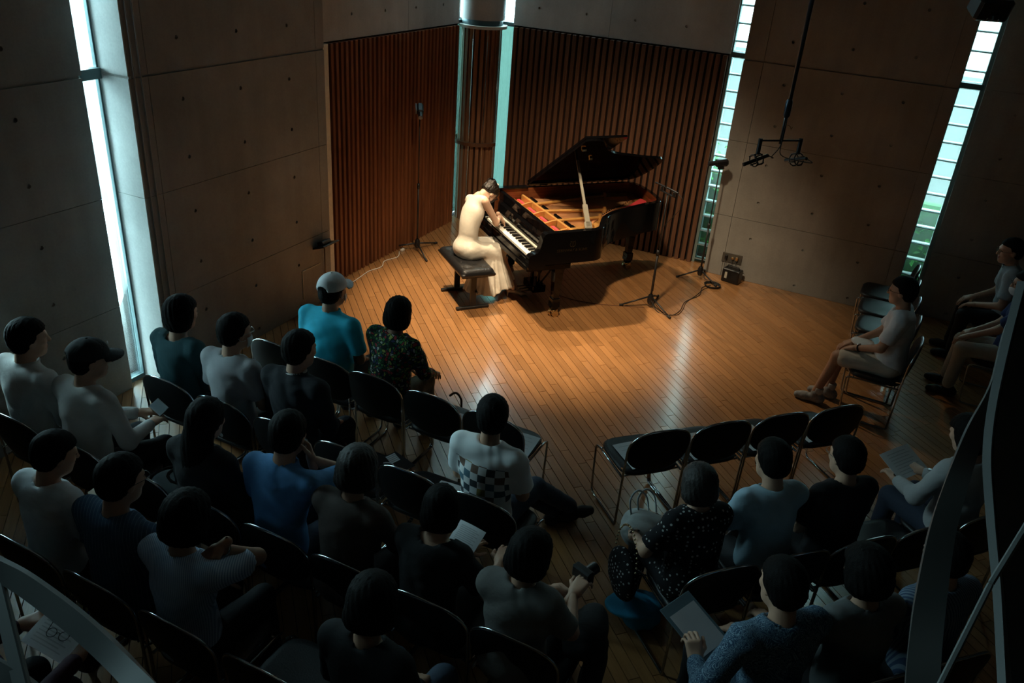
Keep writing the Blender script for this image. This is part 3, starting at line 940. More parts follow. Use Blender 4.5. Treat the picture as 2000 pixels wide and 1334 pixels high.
def make_chair():
    t = thing('stacking_chair', 'chair', 'chair')
    # seat pad: rounded square, slightly dished
    mb = MB(); n = 36; rings = []
    for k, (sc, z) in enumerate(((.0, .444), (.45, .445), (.80, .452), (.95, .450), (1.0, .438), (1.0, .424), (.96, .412), (.0, .410))):
        ring = []
        for i in range(n):
            x, y = superpt(2 * math.pi * i / n, .222, .218, 4.5)
            ring.append((x * max(sc, .001), y * max(sc, .001) + .005, z))
        rings.append(ring)
    vs = [p for r in rings for p in r]; fs = []
    for a in range(len(rings) - 1):
        for i in range(n):
            j = (i + 1) % n
            fs.append((a * n + j, a * n + i, (a + 1) * n + i, (a + 1) * n + j))
    mb.add(vs, fs).build('seat', M_vinyl, t, 50)
    # backrest: wide rounded shell, curved around the sitter
    def back(sc, off, th):
        mb = MB(); nr = 7; vs = []; fs = []
        def pos(x, zz, o):
            y = -.245 + .45 * x * x - (zz - .64) * .16 + o
            return (x, y, zz)
        for side, o in ((0, off), (1, off + th)):
            for k in range(nr):
                s = k / (nr - 1)
                for i in range(n):
                    x, z = superpt(2 * math.pi * i / n, .228, .170, 2.5)
                    zz = .635 + z * s * sc
                    if z < 0: zz += .035 * (1 - (x / .228) ** 2) * 0
                    bulge = .010 * (1 - s ** 4) * (1 if side else -1)
                    vs.append(pos(x * s * sc, zz, o + bulge))
        for side in (0, 1):
            b = side * nr * n
            for k in range(nr - 1):
                for i in range(n):
                    j = (i + 1) % n
                    f = (b + k * n + i, b + k * n + j, b + (k + 1) * n + j, b + (k + 1) * n + i)
                    fs.append(f if side == 0 else f[::-1])
        a = (nr - 1) * n; b = nr * n + a
        for i in range(n):
            j = (i + 1) % n
            fs.append((a + i, a + j, b + j, b + i))
        return mb.add(vs, fs)
    back(1.0, -.012, .022).build('backrest', M_shell, t, 60)
    # tube that rims the backrest and runs down as the rear legs
    rim = []
    for i in range(25):
        a = math.pi * (1 - i / 24)
        x, z = superpt(a, .232, .174, 2.5)
        zz = .635 + z
        rim.append((x, -.245 + .45 * x * x - (zz - .64) * .16 - .002, zz))
    L = [(-.232, -.205, .014), (-.232, -.212, .45)]
    pts = [Vector(p) for p in L] + [Vector(p) for p in rim] + [Vector((.232, -.212, .45)), Vector((.232, -.205, .014))]
    MB().tube(pts, .0085, 8).build('back_frame', M_tube, t, True)
    for s in (-1, 1):
        x = s * .234
        MB().tube(rounded([(x, -.205, .010), (x, .20, .010), (x * .985, .225, .40), (x * .96, .18, .408), (x * .96, -.20, .408)], .04), .0085, 8).build('side_frame', M_tube, t, True)
        MB().tube([(x * .96, -.165, .47), (x * .96, -.225, .475), (x * .985, -.214, .485)], .006, 6).build('bracket', M_tube, t, True)
    MB().cyl((-.226, .17, .402), (.226, .17, .402), .007, 8).build('cross_tube', M_tube, t, True)
    MB().cyl((-.226, -.17, .402), (.226, -.17, .402), .007, 8).build('cross_tube', M_tube, t, True)
    return t
proto_chair = make_chair()
chair_used = []
def chair(x, y, rz, label, group):
    o = copy_tree(proto_chair)
    o.location = (x, y, 0); o.rotation_euler = (0, 0, math.radians(rz))
    o['label'] = label; o['group'] = group
    return o
GL = 'stacking chairs of the left seating block'
GR = 'stacking chairs of the right seating block'
GS = 'stacking chairs along the right wall'
ROWA = [(-3.80, 'empty black chair left of the man in the white cap'), (-3.31, 'black chair under the man in turquoise polo shirt'), (-2.90, 'black chair under the woman in the floral blouse'),
        (-2.42, 'empty black chair right of the woman in the floral blouse'), (-1.935, 'empty black chair at the aisle end of the left front row')]
for x, l in ROWA: chair(x - .04, 4.43, 0, l, GL)
ROWB = [(-4.03, 'black chair under the woman in dark teal top'), (-3.54, 'black chair under the man in grey-white shirt wearing mask and glasses'), (-3.04, 'black chair under the man in dark suit'),
        (-2.55, 'empty black chair holding the printed programme booklet'), (-2.07, 'empty black chair left of the man in the checker print T-shirt'), (-1.59, 'black chair under the man in the checker print T-shirt')]
for x, l in ROWB: chair(x - .05, 3.62, 0, l, GL)
ROWC = [(-4.40, 'black chair under the white-shirted man beside the left wall'), (-3.86, 'black chair under the man in the black baseball cap'), (-3.36, 'empty black chair holding a grey-blue bag'),
        (-2.86, 'black chair under the person with long black hair'), (-2.37, 'black chair under the man in bright blue shirt'), (-1.90, 'black chair under the woman in taupe blouse'),
        (-1.42, 'black chair under the black-clad woman reading a sheet'), (-.94, 'black chair under the white-clad person holding a camera')]
for x, l in ROWC: chair(x - .08, 2.80, 0, l, GL)
ROWD = [(-3.40, 'black chair under the short-haired person in pale T-shirt'), (-2.89, 'black chair under the man in dark blue striped shirt'), (-2.38, 'black chair under the person with a hand on the shoulder'),
        (-1.86, 'empty black chair with bright chrome rim at the bottom edge'), (-1.36, 'black chair under the dark-clad person in jeans')]
for x, l in ROWD: chair(x - .05, 2.10, 0, l, GL)
chair(-2.85, 1.19, 0, 'black chair under the reader with spectacles at the bottom left', GL)
def RB(i, row):
    ox, oy = ((-1.10, 4.81), (-.42, 3.72), (.05, 3.04))[row]
    st = .343 if row == 0 else .33
    return (ox + st * i, oy + st * i)
for i, l in enumerate(('empty black chair at the aisle end of the right front row', 'second empty black chair from the aisle in the right front row',
                       'third empty black chair from the aisle in the right front row', 'empty black chair of the right front row nearest the youth in shorts')):
    chair(*RB(i, 0), 45, l, GR)
for i, l in enumerate(('black chair under the woman in polka-dot blouse', 'black chair under the person in light blue T-shirt', 'black chair under the dark-haired person in black top',
                       'empty black chair beside the reader with wristwatch', 'black chair under the reader with wristwatch')):
    chair(*RB(i, 1), 45, l, GR)
for i, l in enumerate(('black chair under the person in paisley shirt', 'black chair under the person in grey-white shirt at lower right', 'black chair under the person in blue striped shirt behind the stair')):
    chair(*RB(i, 2), 45, l, GR)
SIDE = [(.32, 7.20, 'black chair under the youth in white T-shirt and shorts'), (.29, 7.69, 'empty black chair next to the youth in white T-shirt'), (.27, 8.18, 'middle one of the empty chairs along the right wall'),
        (.25, 8.67, 'second empty black chair from the far glass strip'), (.23, 9.16, 'empty black chair in front of the far glass strip')]
for x, y, l in SIDE: chair(x, y, 88, l, GS)
chair(1.32, 9.02, 90, 'black chair under the man in pale blue shirt', GS)
chair(1.30, 8.12, 90, 'black chair under the masked person in dark blue top', GS)
for o in [proto_chair] + list(proto_chair.children): bpy.data.objects.remove(o)

# ================================================================== stands, cameras, microphones
M_plast = plain('black_plastic', (.010, .010, .011), .35)
M_rub = plain('black_rubber', (.012, .012, .012), .7)
def tripod(t, H, spread=.30, z0=.11, a0=0.0):
    MB().cyl((0, 0, .06), (0, 0, H * .52), .0115, 10).build('lower_pole', M_iron, t, True)
    MB().cyl((0, 0, H * .5), (0, 0, H), .0075, 10).build('upper_pole', M_iron, t, True)
    MB().cyl((0, 0, H * .5 - .03), (0, 0, H * .5 + .03), .017, 10).build('clutch', M_iron, t, True)
    MB().lathe([(.024, .045), (.034, .07), (.034, .13), (.02, .16)], n=12).build('hub', M_plast, t, 40)
    for k in range(3):
        a = a0 + k * 2.0944
        e = (spread * math.cos(a), spread * math.sin(a), .014)
        lg = MB().tube([(.02 * math.cos(a), .02 * math.sin(a), z0), e], .0095, 8).build('leg', M_iron, t, True)
        MB().tube([(e[0] * .90, e[1] * .90, .022), (e[0] * 1.03, e[1] * 1.03, .014)], .0135, 8).build('rubber_foot', M_rub, lg, True)

def camcorder(t, H, yaw, pitch):
    h = bpy.data.objects.new('camcorder', None)
    R = Matrix.Rotation(yaw, 3, 'Z') @ Matrix.Rotation(pitch, 3, 'X') @ Matrix.Scale(1.35, 3)
    b = MB().box(R @ Vector((0, -.015, .055)) + Vector((0, 0, H)), (.058, .115, .062), R, .016).build('camera_body', M_plast, t)
    MB().cyl(R @ Vector((0, .04, .058)) + Vector((0, 0, H)), R @ Vector((0, .095, .058)) + Vector((0, 0, H)), .027, 16).build('lens_barrel', M_plast, b, 40)
    MB().cyl(R @ Vector((0, .094, .058)) + Vector((0, 0, H)), R @ Vector((0, .0965, .058)) + Vector((0, 0, H)), .021, 16).build('lens_glass', plain('lens', (.02, .03, .05), .05), b)
    MB().box(R @ Vector((.034, -.02, .055)) + Vector((0, 0, H)), (.009, .085, .05), R, .003).build('side_screen', plain('side_screen', (.25, .27, .28), .3), b)
    MB().box(R @ Vector((0, -.01, .012)) + Vector((0, 0, H)), (.03, .05, .024), R, .004).build('mount', M_plast, b)
    bpy.data.objects.remove(h)

t = thing('camera_stand', 'thin black stand with camcorder in front of the red slats', 'camera stand', (-5.04, 8.14, 0)); tripod(t, 1.66, .36, .10, math.radians(-40)); camcorder(t, 1.66, math.radians(215), math.radians(-28))
t = thing('camera_stand', 'thin black stand with camcorder beside the glass blocks', 'camera stand', (-1.80, 9.42, 0)); tripod(t, 1.36, .28, .11, math.radians(-150)); camcorder(t, 1.36, math.radians(118), math.radians(-10))
# microphone stand by the piano
t = thing('microphone_stand', 'black tripod microphone stand right of the piano with two small microphones', 'microphone stand', (-2.06, 8.24, 0))
tripod(t, 1.30, .33, .13, math.radians(-30))
MB().bar((-.10, .075, 1.31), (.10, -.075, 1.31), .022, .010).build('stereo_bar', M_iron, t)
for s in (-1, 1):
    c = Vector((s * .085, -s * .064, 1.335))
    d = Vector((-.74, .66, -.05)).normalized() if s < 0 else Vector((-.80, .58, .03)).normalized()
    MB().box(c, (.028, .028, .05), None, .004).build('clip', M_plast, t)
    m_ = MB().cyl(c + d * .13 + Vector((0, 0, .03)), c - d * .06 + Vector((0, 0, .03)), .0095, 10).build('microphone', M_iron, t, 40)
    MB().tube([c - d * .06 + Vector((0, 0, .03)), c - d * .14 + Vector((0, 0, .0)), c - d * .13 + Vector((0, 0, -.12)), Vector((.012, 0, .95)), Vector((.012, 0, .5)), Vector((.014, 0, .2))], .003, 6).build('lead', M_rub, t, True)
# cables on the floor
def cable(name, pts, r, mat, label):
    p3 = catmull([(*p, r + .001) if len(p) == 2 else p for p in pts], 8)
    return tag(MB().tube(p3, r, 6).build(name, mat, None, True), label, 'cable')
cable('microphone_cable', [(-2.05, 8.22, .10), (-1.93, 8.16), (-1.78, 8.17), (-1.735, 8.35), (-1.75, 8.62), (-1.66, 8.90), (-1.69, 9.15), (-1.62, 9.28)], .0042, M_rub, 'black cable snaking from the microphone stand to the wall outlet')
cable('microphone_cable', [(-2.04, 8.25, .10), (-1.90, 8.20), (-1.74, 8.20), (-1.715, 8.38), (-1.735, 8.60), (-1.69, 8.88), (-1.66, 9.12), (-1.58, 9.25)], .0036, M_rub, 'second thinner black cable beside the microphone cable')
cable('piano_cable', [(-3.10, 7.95), (-2.85, 7.92), (-2.55, 7.98), (-2.25, 8.12), (-2.10, 8.20)], .003, plain('brown_cable', (.12, .04, .02), .6), 'thin brown cable on the floor under the piano')
cable('white_cable', [(-5.10, 6.86), (-5.12, 7.05), (-5.14, 7.25), (-5.10, 7.45), (-5.17, 7.62), (-5.12, 7.82), (-5.20, 7.98)], .005, plain('white_cable', (.75, .70, .62), .5), 'white cable lying along the foot of the red slats')
tag(MB().box((-5.185, 8.03, .015), (.035, .06, .03), None, .006).build('cable_plug', plain('white_plug', (.75, .70, .62), .5)), 'small white plug at the end of the white cable', 'plug')
co = MB()
for k in range(4):
    c = [(-1.60 + .085 * (1 + .05 * k) * math.cos(a * .5236), 9.27 + .085 * (1 + .04 * k) * math.sin(a * .5236), .006 + .007 * k) for a in range(12)]
    co.tube(c, .0042, 6, closed=True)
tag(co.build('cable_coil', M_rub, None, True), 'coil of black cable on the floor at the camera stand foot', 'cable')
# outlet plate and power box at the right wall
t = thing('wall_outlet', 'grey outlet plate with plugs low on the right concrete wall', 'outlet', (-1.50, 9.688, .25))
MB().box((0, -.004, 0), (.24, .008, .12), None, .002).build('plate', plain('outlet_plate', (.11, .10, .085), .5, .3), t)
for x, h in ((-.07, .05), (.01, .03), (.06, .05)):
    MB().box((x, -.022, .01), (.03, .03, h), None, .004).build('plug', M_plast if x < 0 else M_brass, t)
    MB().tube([(x, -.035, 0), (x + .01, -.09, -.08), (x + .03, -.12, -.18), (x + .02, -.13, -.243)], .003, 5).build('lead', M_rub, t, True)
t = thing('power_box', 'small black power supply case with handle on the floor by the wall', 'power box', (-1.44, 9.56, 0), math.radians(-12))
MB().box((0, 0, .085), (.22, .12, .17), None, .010).build('case', M_plast, t)
MB().tube([(-.08, 0, .165), (-.07, 0, .20), (.07, 0, .20), (.08, 0, .165)], .007, 8).build('handle', M_plast, t, True)
MB().box((-.055, -.0615, .09), (.03, .003, .08)).build('sticker', plain('pale_sticker', (.5, .48, .40), .5), t)
MB().box((.05, -.0615, .09), (.07, .003, .09)).build('vent_panel', M_iron, t)
# fold-down shelf on the left wall
t = thing('wall_monitor', 'small black tablet holder on a thin post beside the red slats', 'tablet holder', (-4.99, 6.30, 0))
R = Matrix.Rotation(math.radians(-20), 3, 'Y')
MB().box((0, 0, .66), (.16, .26, .018), R, .005).build('tray', M_plast, t)
MB().box((-.02, 0, .685), (.07, .14, .035), R, .006).build('clamp', M_plast, t)
MB().cyl((-.035, .02, 0.012), (-.035, .02, .65), .007, 8).build('post', plain('post_bronze', (.22, .16, .10), .4, .6), t, True)
MB().lathe([(.06, .0), (.06, .008), (.012, .014)], (-.035, .02, 0), n=14).build('base', M_iron, t)
o = thing('access_hatch', 'flush square hatch low on the left concrete wall', 'hatch', (-5.053, 6.13, .30))
MB().box((.003, 0, 0), (.006, .27, .30)).build('hatch_plate', M_conc, o)
MB().box((.002, 0, .152), (.010, .28, .006)).build('edge', M_trim, o); MB().box((.002, -.137, 0), (.010, .006, .30)).build('edge', M_trim, o)
# thin cables down the left wall beside the window
for y, l in ((4.285, 'thin pale cable running down the left wall nearest the window'), (4.345, 'thin pale cable running down the left wall farther from the window')):
    tag(MB().cyl((-5.048, y, .35), (-5.048, y, CEIL), .0045, 6).build('wall_cable', plain('pale_cable', (.42, .42, .40), .5), None, True), l, 'cable')
# hanging stereo microphone
HM = Vector((-.683, 5.343, 2.64))
t = thing('hanging_microphone', 'stereo pair of black microphones on a crossbar hanging from a long pole', 'microphone', HM)
M_pole = plain('pole_blue_grey', (.045, .06, .075), .3, .7)
MB().cyl((0, 0, .17), (0, 0, CEIL - HM.z), .014, 12).build('upper_pole', M_pole, t, True)
MB().cyl((0, 0, -.02), (0, 0, .20), .0095, 10).build('lower_pole', M_iron, t, True)
MB().lathe([(.012, .14), (.021, .155), (.021, .235), (.015, .25)], n=12).build('clutch', M_pole, t, 40)
bd = Vector((.211, .194, 0)).normalized(); pd = Vector((bd.y, -bd.x, 0))
MB().cyl(-bd * .145, bd * .145, .006, 8).build('crossbar', M_iron, t, True)
for s in (-1, 1):
    c = bd * (.145 * s)
    MB().cyl(c + Vector((0, 0, .012)), c + Vector((0, 0, -.085)), .013, 10).build('hanger', M_plast, t, 40)
    md = (-bd * .93 + Vector((0, 0, -.25)) + pd * .15).normalized() if s < 0 else (-pd * .9 + Vector((0, 0, -.3)) - bd * .1).normalized()
    cc = c + Vector((0, 0, -.12))
    sm = MB()
    x = md.orthogonal().normalized(); y = md.cross(x)
    for o in (-.022, .022): sm.tube([cc + md * o + (x * math.cos(a * .5236) + y * math.sin(a * .5236)) * .038 for a in range(12)], .0045, 6, closed=True)
    for a in range(4): sm.tube([cc + (x * math.cos(a * 1.57 + .4) + y * math.sin(a * 1.57 + .4)) * .038 - md * .03, cc + (x * math.cos(a * 1.57 + .4) + y * math.sin(a * 1.57 + .4)) * .038 + md * .03], .0045, 6)
    sm.build('shock_mount', M_plast, t, True)
    MB().lathe([(.0, -.095), (.011, -.09), (.0115, .07), (.012, .10), (.0, .102)], cc, md, 12).build('capsule', M_iron, t, 40)
    MB().tube(catmull([cc - md * .09, cc - md * .14 + Vector((0, 0, -.03)), Vector((0, 0, -.10)) + bd * .04 * s, Vector((0, 0, -.02)) + pd * .012, Vector((0, 0, .14)) + pd * .016], 6), .003, 6).build('lead', M_rub, t, True)
MB().tube(catmull([(0, 0, .10), bd * .04 + Vector((0, 0, .09)), bd * .055 + Vector((0, 0, .07)), bd * .062 + Vector((0, 0, .085))], 5), .0022, 5).build('cable_tie', plain('bronze_wire', (.25, .19, .11), .4, .5), t, True)
# black ceiling lamp in front of the far glass strip
t = thing('ceiling_lamp', 'black stage lamp hanging at the top right before the glass strip', 'lamp', (.30, 7.05, 3.44), math.radians(25))
MB().box((0, 0, 0), (.24, .18, .16), Matrix.Rotation(.4, 3, 'X'), .02).build('housing', M_plast, t)
MB().box((.02, -.08, -.07), (.07, .05, .035), None, .006).build('bracket', M_iron, t)
MB().cyl((0, 0, .05), (0, 0, CEIL - 3.44), .012, 8).build('rod', M_iron, t)
for k in range(3): MB().box((-.05 + k * .04, -.10, -.085), (.014, .02, .02), None, .003).build('terminal', M_chrome, t)

# ================================================================== people: bodies grown as smooth implicit surfaces
F32 = np.float32
def cap(P, a, b, ra, rb=None):
    if rb is None: rb = ra
    a = np.asarray(a, F32); b = np.asarray(b, F32); ba = b - a
    pa = P - a
    h = np.clip((pa @ ba) / max(float(ba @ ba), 1e-9), 0, 1)
    d = pa - h[..., None] * ba
    return np.sqrt((d * d).sum(-1)) - (ra + (rb - ra) * h)
def ell(P, c, r, R=None):
    q = P - np.asarray(c, F32)
    if R is not None: q = q @ np.asarray(R, F32)
    r = np.asarray(r, F32)
    k0 = np.sqrt(((q / r) ** 2).sum(-1)); k1 = np.sqrt(((q / (r * r)) ** 2).sum(-1)) + 1e-6
    return k0 * (k0 - 1) / k1
def smin(a, b, k):
    h = np.maximum(k - np.abs(a - b), 0) / k
    return np.minimum(a, b) - h * h * k * .25
def smax(a, b, k): return -smin(-a, -b, k)
def union(ds, k):
    d = ds[0]
    for e in ds[1:]: d = smin(d, e, k)
    return d
def folds(P, f=1.0, seed=0.0):
    x, y, z = P[..., 0] * f + seed, P[..., 1] * f + seed * 1.7, P[..., 2] * f
    r1 = 1 - 2 * np.abs(np.sin(z * 17 + x * 9 + 2.2 * np.sin(x * 9 + y * 7 + seed) + 1.3 * np.sin(z * 11 - x * 6)))
    r2 = 1 - 2 * np.abs(np.sin(x * 14 - z * 8 + 2 * np.sin(z * 9 + y * 8 + seed * 2)))
    return r1 * (.55 + .45 * np.sin(x * 7 + z * 5 + seed)) * .65 + r2 * (.5 + .5 * np.sin(z * 8 + y * 6 + seed * 3)) * .45
def nets(fn, lo, hi, h):
    lo = np.asarray(lo, F32); hi = np.asarray(hi, F32)
    n = np.maximum(np.ceil((hi - lo) / h).astype(int) + 1, 3)
    ax = [lo[i] + h * np.arange(n[i], dtype=F32) for i in range(3)]
    P = np.stack(np.meshgrid(*ax, indexing='ij'), -1)
    v = fn(P).astype(F32)
    s = v < 0
    c = np.zeros(n - 1, np.int8)
    acc = np.zeros((*(n - 1), 3), F32); cnt = np.zeros(n - 1, F32)
    sl = lambda o, i: slice(o[i], n[i] - 1 + o[i])
    corners = [(i, j, k) for i in (0, 1) for j in (0, 1) for k in (0, 1)]
    for a in corners:
        for d in range(3):
            if a[d]: continue
            b = list(a); b[d] = 1
            va = v[sl(a, 0), sl(a, 1), sl(a, 2)]; vb = v[sl(b, 0), sl(b, 1), sl(b, 2)]
            m = (va < 0) != (vb < 0)
            t = np.where(m, va / np.where(m, va - vb, 1), 0)
            for q in range(3): acc[..., q] += np.where(m, a[q] + (t if q == d else 0), 0)
            cnt += m
    act = cnt > 0
    idx = -np.ones(n - 1, np.int64); ii = np.argwhere(act); idx[act] = np.arange(len(ii))
    verts = lo + h * (ii + acc[act] / cnt[act][:, None])
    quads = []
    for d in range(3):
        e1, e2 = (d + 1) % 3, (d + 2) % 3
        sa = [slice(None)] * 3; sb = [slice(None)] * 3
        sa[d] = slice(0, n[d] - 1); sb[d] = slice(1, n[d])
        A = s[tuple(sa)]; B = s[tuple(sb)]
        w = np.argwhere(A != B)
        w = w[(w[:, e1] > 0) & (w[:, e2] > 0) & (w[:, e1] < n[e1] - 1) & (w[:, e2] < n[e2] - 1)]
        if not len(w): continue
        def g(o1, o2):
            k = w.copy(); k[:, e1] -= o1; k[:, e2] -= o2
            return idx[k[:, 0], k[:, 1], k[:, 2]]
        q = np.stack([g(1, 1), g(0, 1), g(0, 0), g(1, 0)], 1)
        fl_ = ~A[tuple(w.T)]
        q[fl_] = q[fl_][:, ::-1]
        quads.append(q)
    return verts, (np.concatenate(quads) if quads else np.zeros((0, 4), int))
def np_mesh(name, parts, mats, matfn=None):
    V_ = []; Q = []; M = []; b = 0
    for i, (v, q, mi) in enumerate(parts):
        V_.append(v); Q.append(q + b); b += len(v)
        M.append(np.full(len(q), mi) if np.isscalar(mi) else mi)
    V_ = np.concatenate(V_); Q = np.concatenate(Q); M = np.concatenate(M)
    me = bpy.data.meshes.new(name)
    me.vertices.add(len(V_)); me.vertices.foreach_set('co', V_.astype(F32).ravel())
    me.loops.add(Q.size); me.loops.foreach_set('vertex_index', Q.astype(np.int32).ravel())
    me.polygons.add(len(Q)); me.polygons.foreach_set('loop_start', np.arange(0, Q.size, 4, dtype=np.int32))
    for m in (mats if isinstance(mats, list) else [mats]): me.materials.append(m)
    me.polygons.foreach_set('material_index', M.astype(np.int32))
    me.polygons.foreach_set('use_smooth', np.ones(len(Q), bool))
    me.update(calc_edges=True)
    return me
def bbox(pts, pad): 
    p = np.array([list(q) for q in pts], F32)
    return p.min(0) - pad, p.max(0) + pad

M_skin = plain('skin_light', (.56, .33, .225), .5, var=.05, scale=18, sss=.0)
M_skin2 = plain('skin_tan', (.44, .245, .155), .5, var=.06, scale=18)
M_lip = plain('lips', (.36, .13, .10), .4)
M_eye = plain('eye_dark', (.015, .010, .008), .15)
M_hair = plain('hair_black', (.0060, .0050, .0045), .7, bump=.3, bscale=170, spec=.10)
M_hairb = plain('hair_brown', (.011, .0065, .0045), .65, bump=.35, bscale=90)

def rot_ypr(yaw, pitch, roll):
    return Matrix.Rotation(math.radians(yaw), 3, 'Z') @ Matrix.Rotation(math.radians(-pitch), 3, 'X') @ Matrix.Rotation(math.radians(roll), 3, 'Y')
def ik(s, t, l1, l2, pole):
    s, t, pole = Vector(s), Vector(t), Vector(pole)
    d = t - s; L = d.length
    if L > (l1 + l2) * .995: t = s + d * ((l1 + l2) * .995 / L); d = t - s; L = d.length
    a = (l1 * l1 - l2 * l2 + L * L) / (2 * L); h = math.sqrt(max(l1 * l1 - a * a, 0))
    n = d.normalized(); p = pole - n * pole.dot(n)
    p = p.normalized() if p.length > 1e-6 else n.orthogonal().normalized()
    return s + n * a + p * h, t

def head_mesh(C, R, sc, neck_base, nr=(.052, .060)):
    """head and neck in skin: skull, brow, nose, lips, chin, ears"""
    Rm = np.array(R, F32); Cn = np.array(C, F32)
    def fn(P):
        q = ((P - Cn) @ Rm) / sc
        sk = ell(q, (0, -.012, .025), (.076, .097, .088))
        fa = ell(q, (0, .028, -.035), (.060, .062, .082))
        jaw = cap(q, (-.030, .030, -.080), (.030, .030, -.080), .030)
        chin = ell(q, (0, .066, -.098), (.022, .020, .018))
        d = union([sk, fa, jaw, chin], .04)
        nose = cap(q, (0, .088, .012), (0, .107, -.028), .009, .0135)
        d = smin(d, nose, .014)
        brow = cap(q, (-.036, .079, .022), (.036, .079, .022), .010)
        d = smin(d, brow, .02)
        ch = np.minimum(ell(q, (-.042, .062, -.020), (.022, .02, .018)), ell(q, (.042, .062, -.020), (.022, .02, .018)))
        d = smin(d, ch, .02)
        for s in (-1, 1):
            d = smax(d, -ell(q, (s * .032, .093, .006), (.017, .014, .011)), .010)
            d = np.minimum(d, ell(q, (s * .032, .078, .005), (.0125, .0125, .0115)))
            d = smin(d, ell(q, (s * .078, -.006, -.008), (.011, .022, .034)), .008)
        lip = np.minimum(cap(q, (-.017, .088, -.058), (.017, .088, -.058), .0075), cap(q, (-.014, .086, -.070), (.014, .086, -.070), .008))
        d = smin(d, lip, .006)
        nb = (np.array(list(neck_base), F32) - Cn) @ Rm / sc
        d = smin(d, cap(q, (0, -.03, -.06), nb, *nr), .03)
        return d * sc
    lo, hi = bbox([C, neck_base], .155 * sc)
    v, q = nets(fn, lo, hi, .0075)
    loc = ((v[q].mean(1) - Cn) @ Rm) / sc
    mi = np.zeros(len(q), int)
    lipm = (np.abs(loc[:, 0]) < .023) & (loc[:, 1] > .086) & (np.abs(loc[:, 2] + .064) < .011)
    mi[lipm] = 1
    em = (np.abs(np.abs(loc[:, 0]) - .032) < .012) & (loc[:, 1] > .078) & (np.abs(loc[:, 2] - .005) < .0065)
    mi[em] = 2
    return v, q, mi

def hair_mesh(C, R, sc, style, seed=0.0):
    Rm = np.array(R, F32); Cn = np.array(C, F32)
    def fn(P):
        q = ((P - Cn) @ Rm) / sc
        x, y, z = q[..., 0], q[..., 1], q[..., 2]
        st = .0016 * np.sin(np.arctan2(y + .02, x) * 23 + z * 50 + seed) + .0022 * np.sin(x * 170 + z * 90 + seed * 3) * np.sin(y * 150 - z * 70)
        if style in ('short', 'crop'):
            t = .012 if style == 'short' else .006
            d = ell(q, (0, -.016, .032), (.082 + t, .102 + t, .094 + t))
            d = smin(d, ell(q, (0, -.055, -.03), (.068 + t, .055 + t * .5, .06)), .03) + st
            line = np.where(y > .02, .052 + (y - .05) * .25, np.where(np.abs(x) > .05, np.clip((.02 - y) * -1.6 + .02, -.075, .05), -.085))
            d = smax(d, (line - z), .012)
            d = smax(d, y - .098, .012)
        elif style in ('bob', 'full'):
            t = .016 if style == 'bob' else .024
            d = ell(q, (0, -.018, .028), (.084 + t, .104 + t, .094 + t))
            d = smin(d, ell(q, (0, -.040, -.055), (.088 + t, .078 + t * .6, .085 if style == 'bob' else .075)), .05) + st * 1.3
            d = smax(d, np.minimum(y - .035, (.045 - z)), .02)
            d = smax(d, y - .105, .012)
            d = smax(d, (-.125 if style == 'bob' else -.110) - z, .02)
        elif style == 'long':
            d = ell(q, (0, -.018, .026), (.098, .116, .106))
            lg = ell(q, (0, -.075, -.17), (.105, .060, .21))
            d = smin(d, lg, .06) + st * 1.3
            d = smax(d, np.minimum(y - .045, (.045 - z)), .02)
            d = smax(d, y - .105, .012)
        elif style == 'bun':
            d = ell(q, (0, -.016, .032), (.094, .112, .106))
            d = smin(d, ell(q, (0, -.10, .060), (.064, .055, .058)), .02)
            d = smin(d, ell(q, (.0, -.085, -.02), (.055, .03, .04)), .03) + st * 1.5
            line = np.where(y > .03, .062, np.clip((.03 - y) * -1.2 + .045, -.06, .06))
            d = smax(d, line - z, .012)
            fr = cap(q, (.055, .085, .055), (.066, .088, -.055), .012, .006)
            d = np.minimum(d, fr + st)
        return d * sc
    ext = .30 if style == 'long' else .17
    lo = np.array(C, F32) - ext * sc; hi = np.array(C, F32) + .16 * sc
    lo2 = np.minimum(lo, Cn - .16 * sc)
    return nets(fn, lo2, hi + (.10 if style == 'long' else 0), .0085 if style != 'long' else .011)

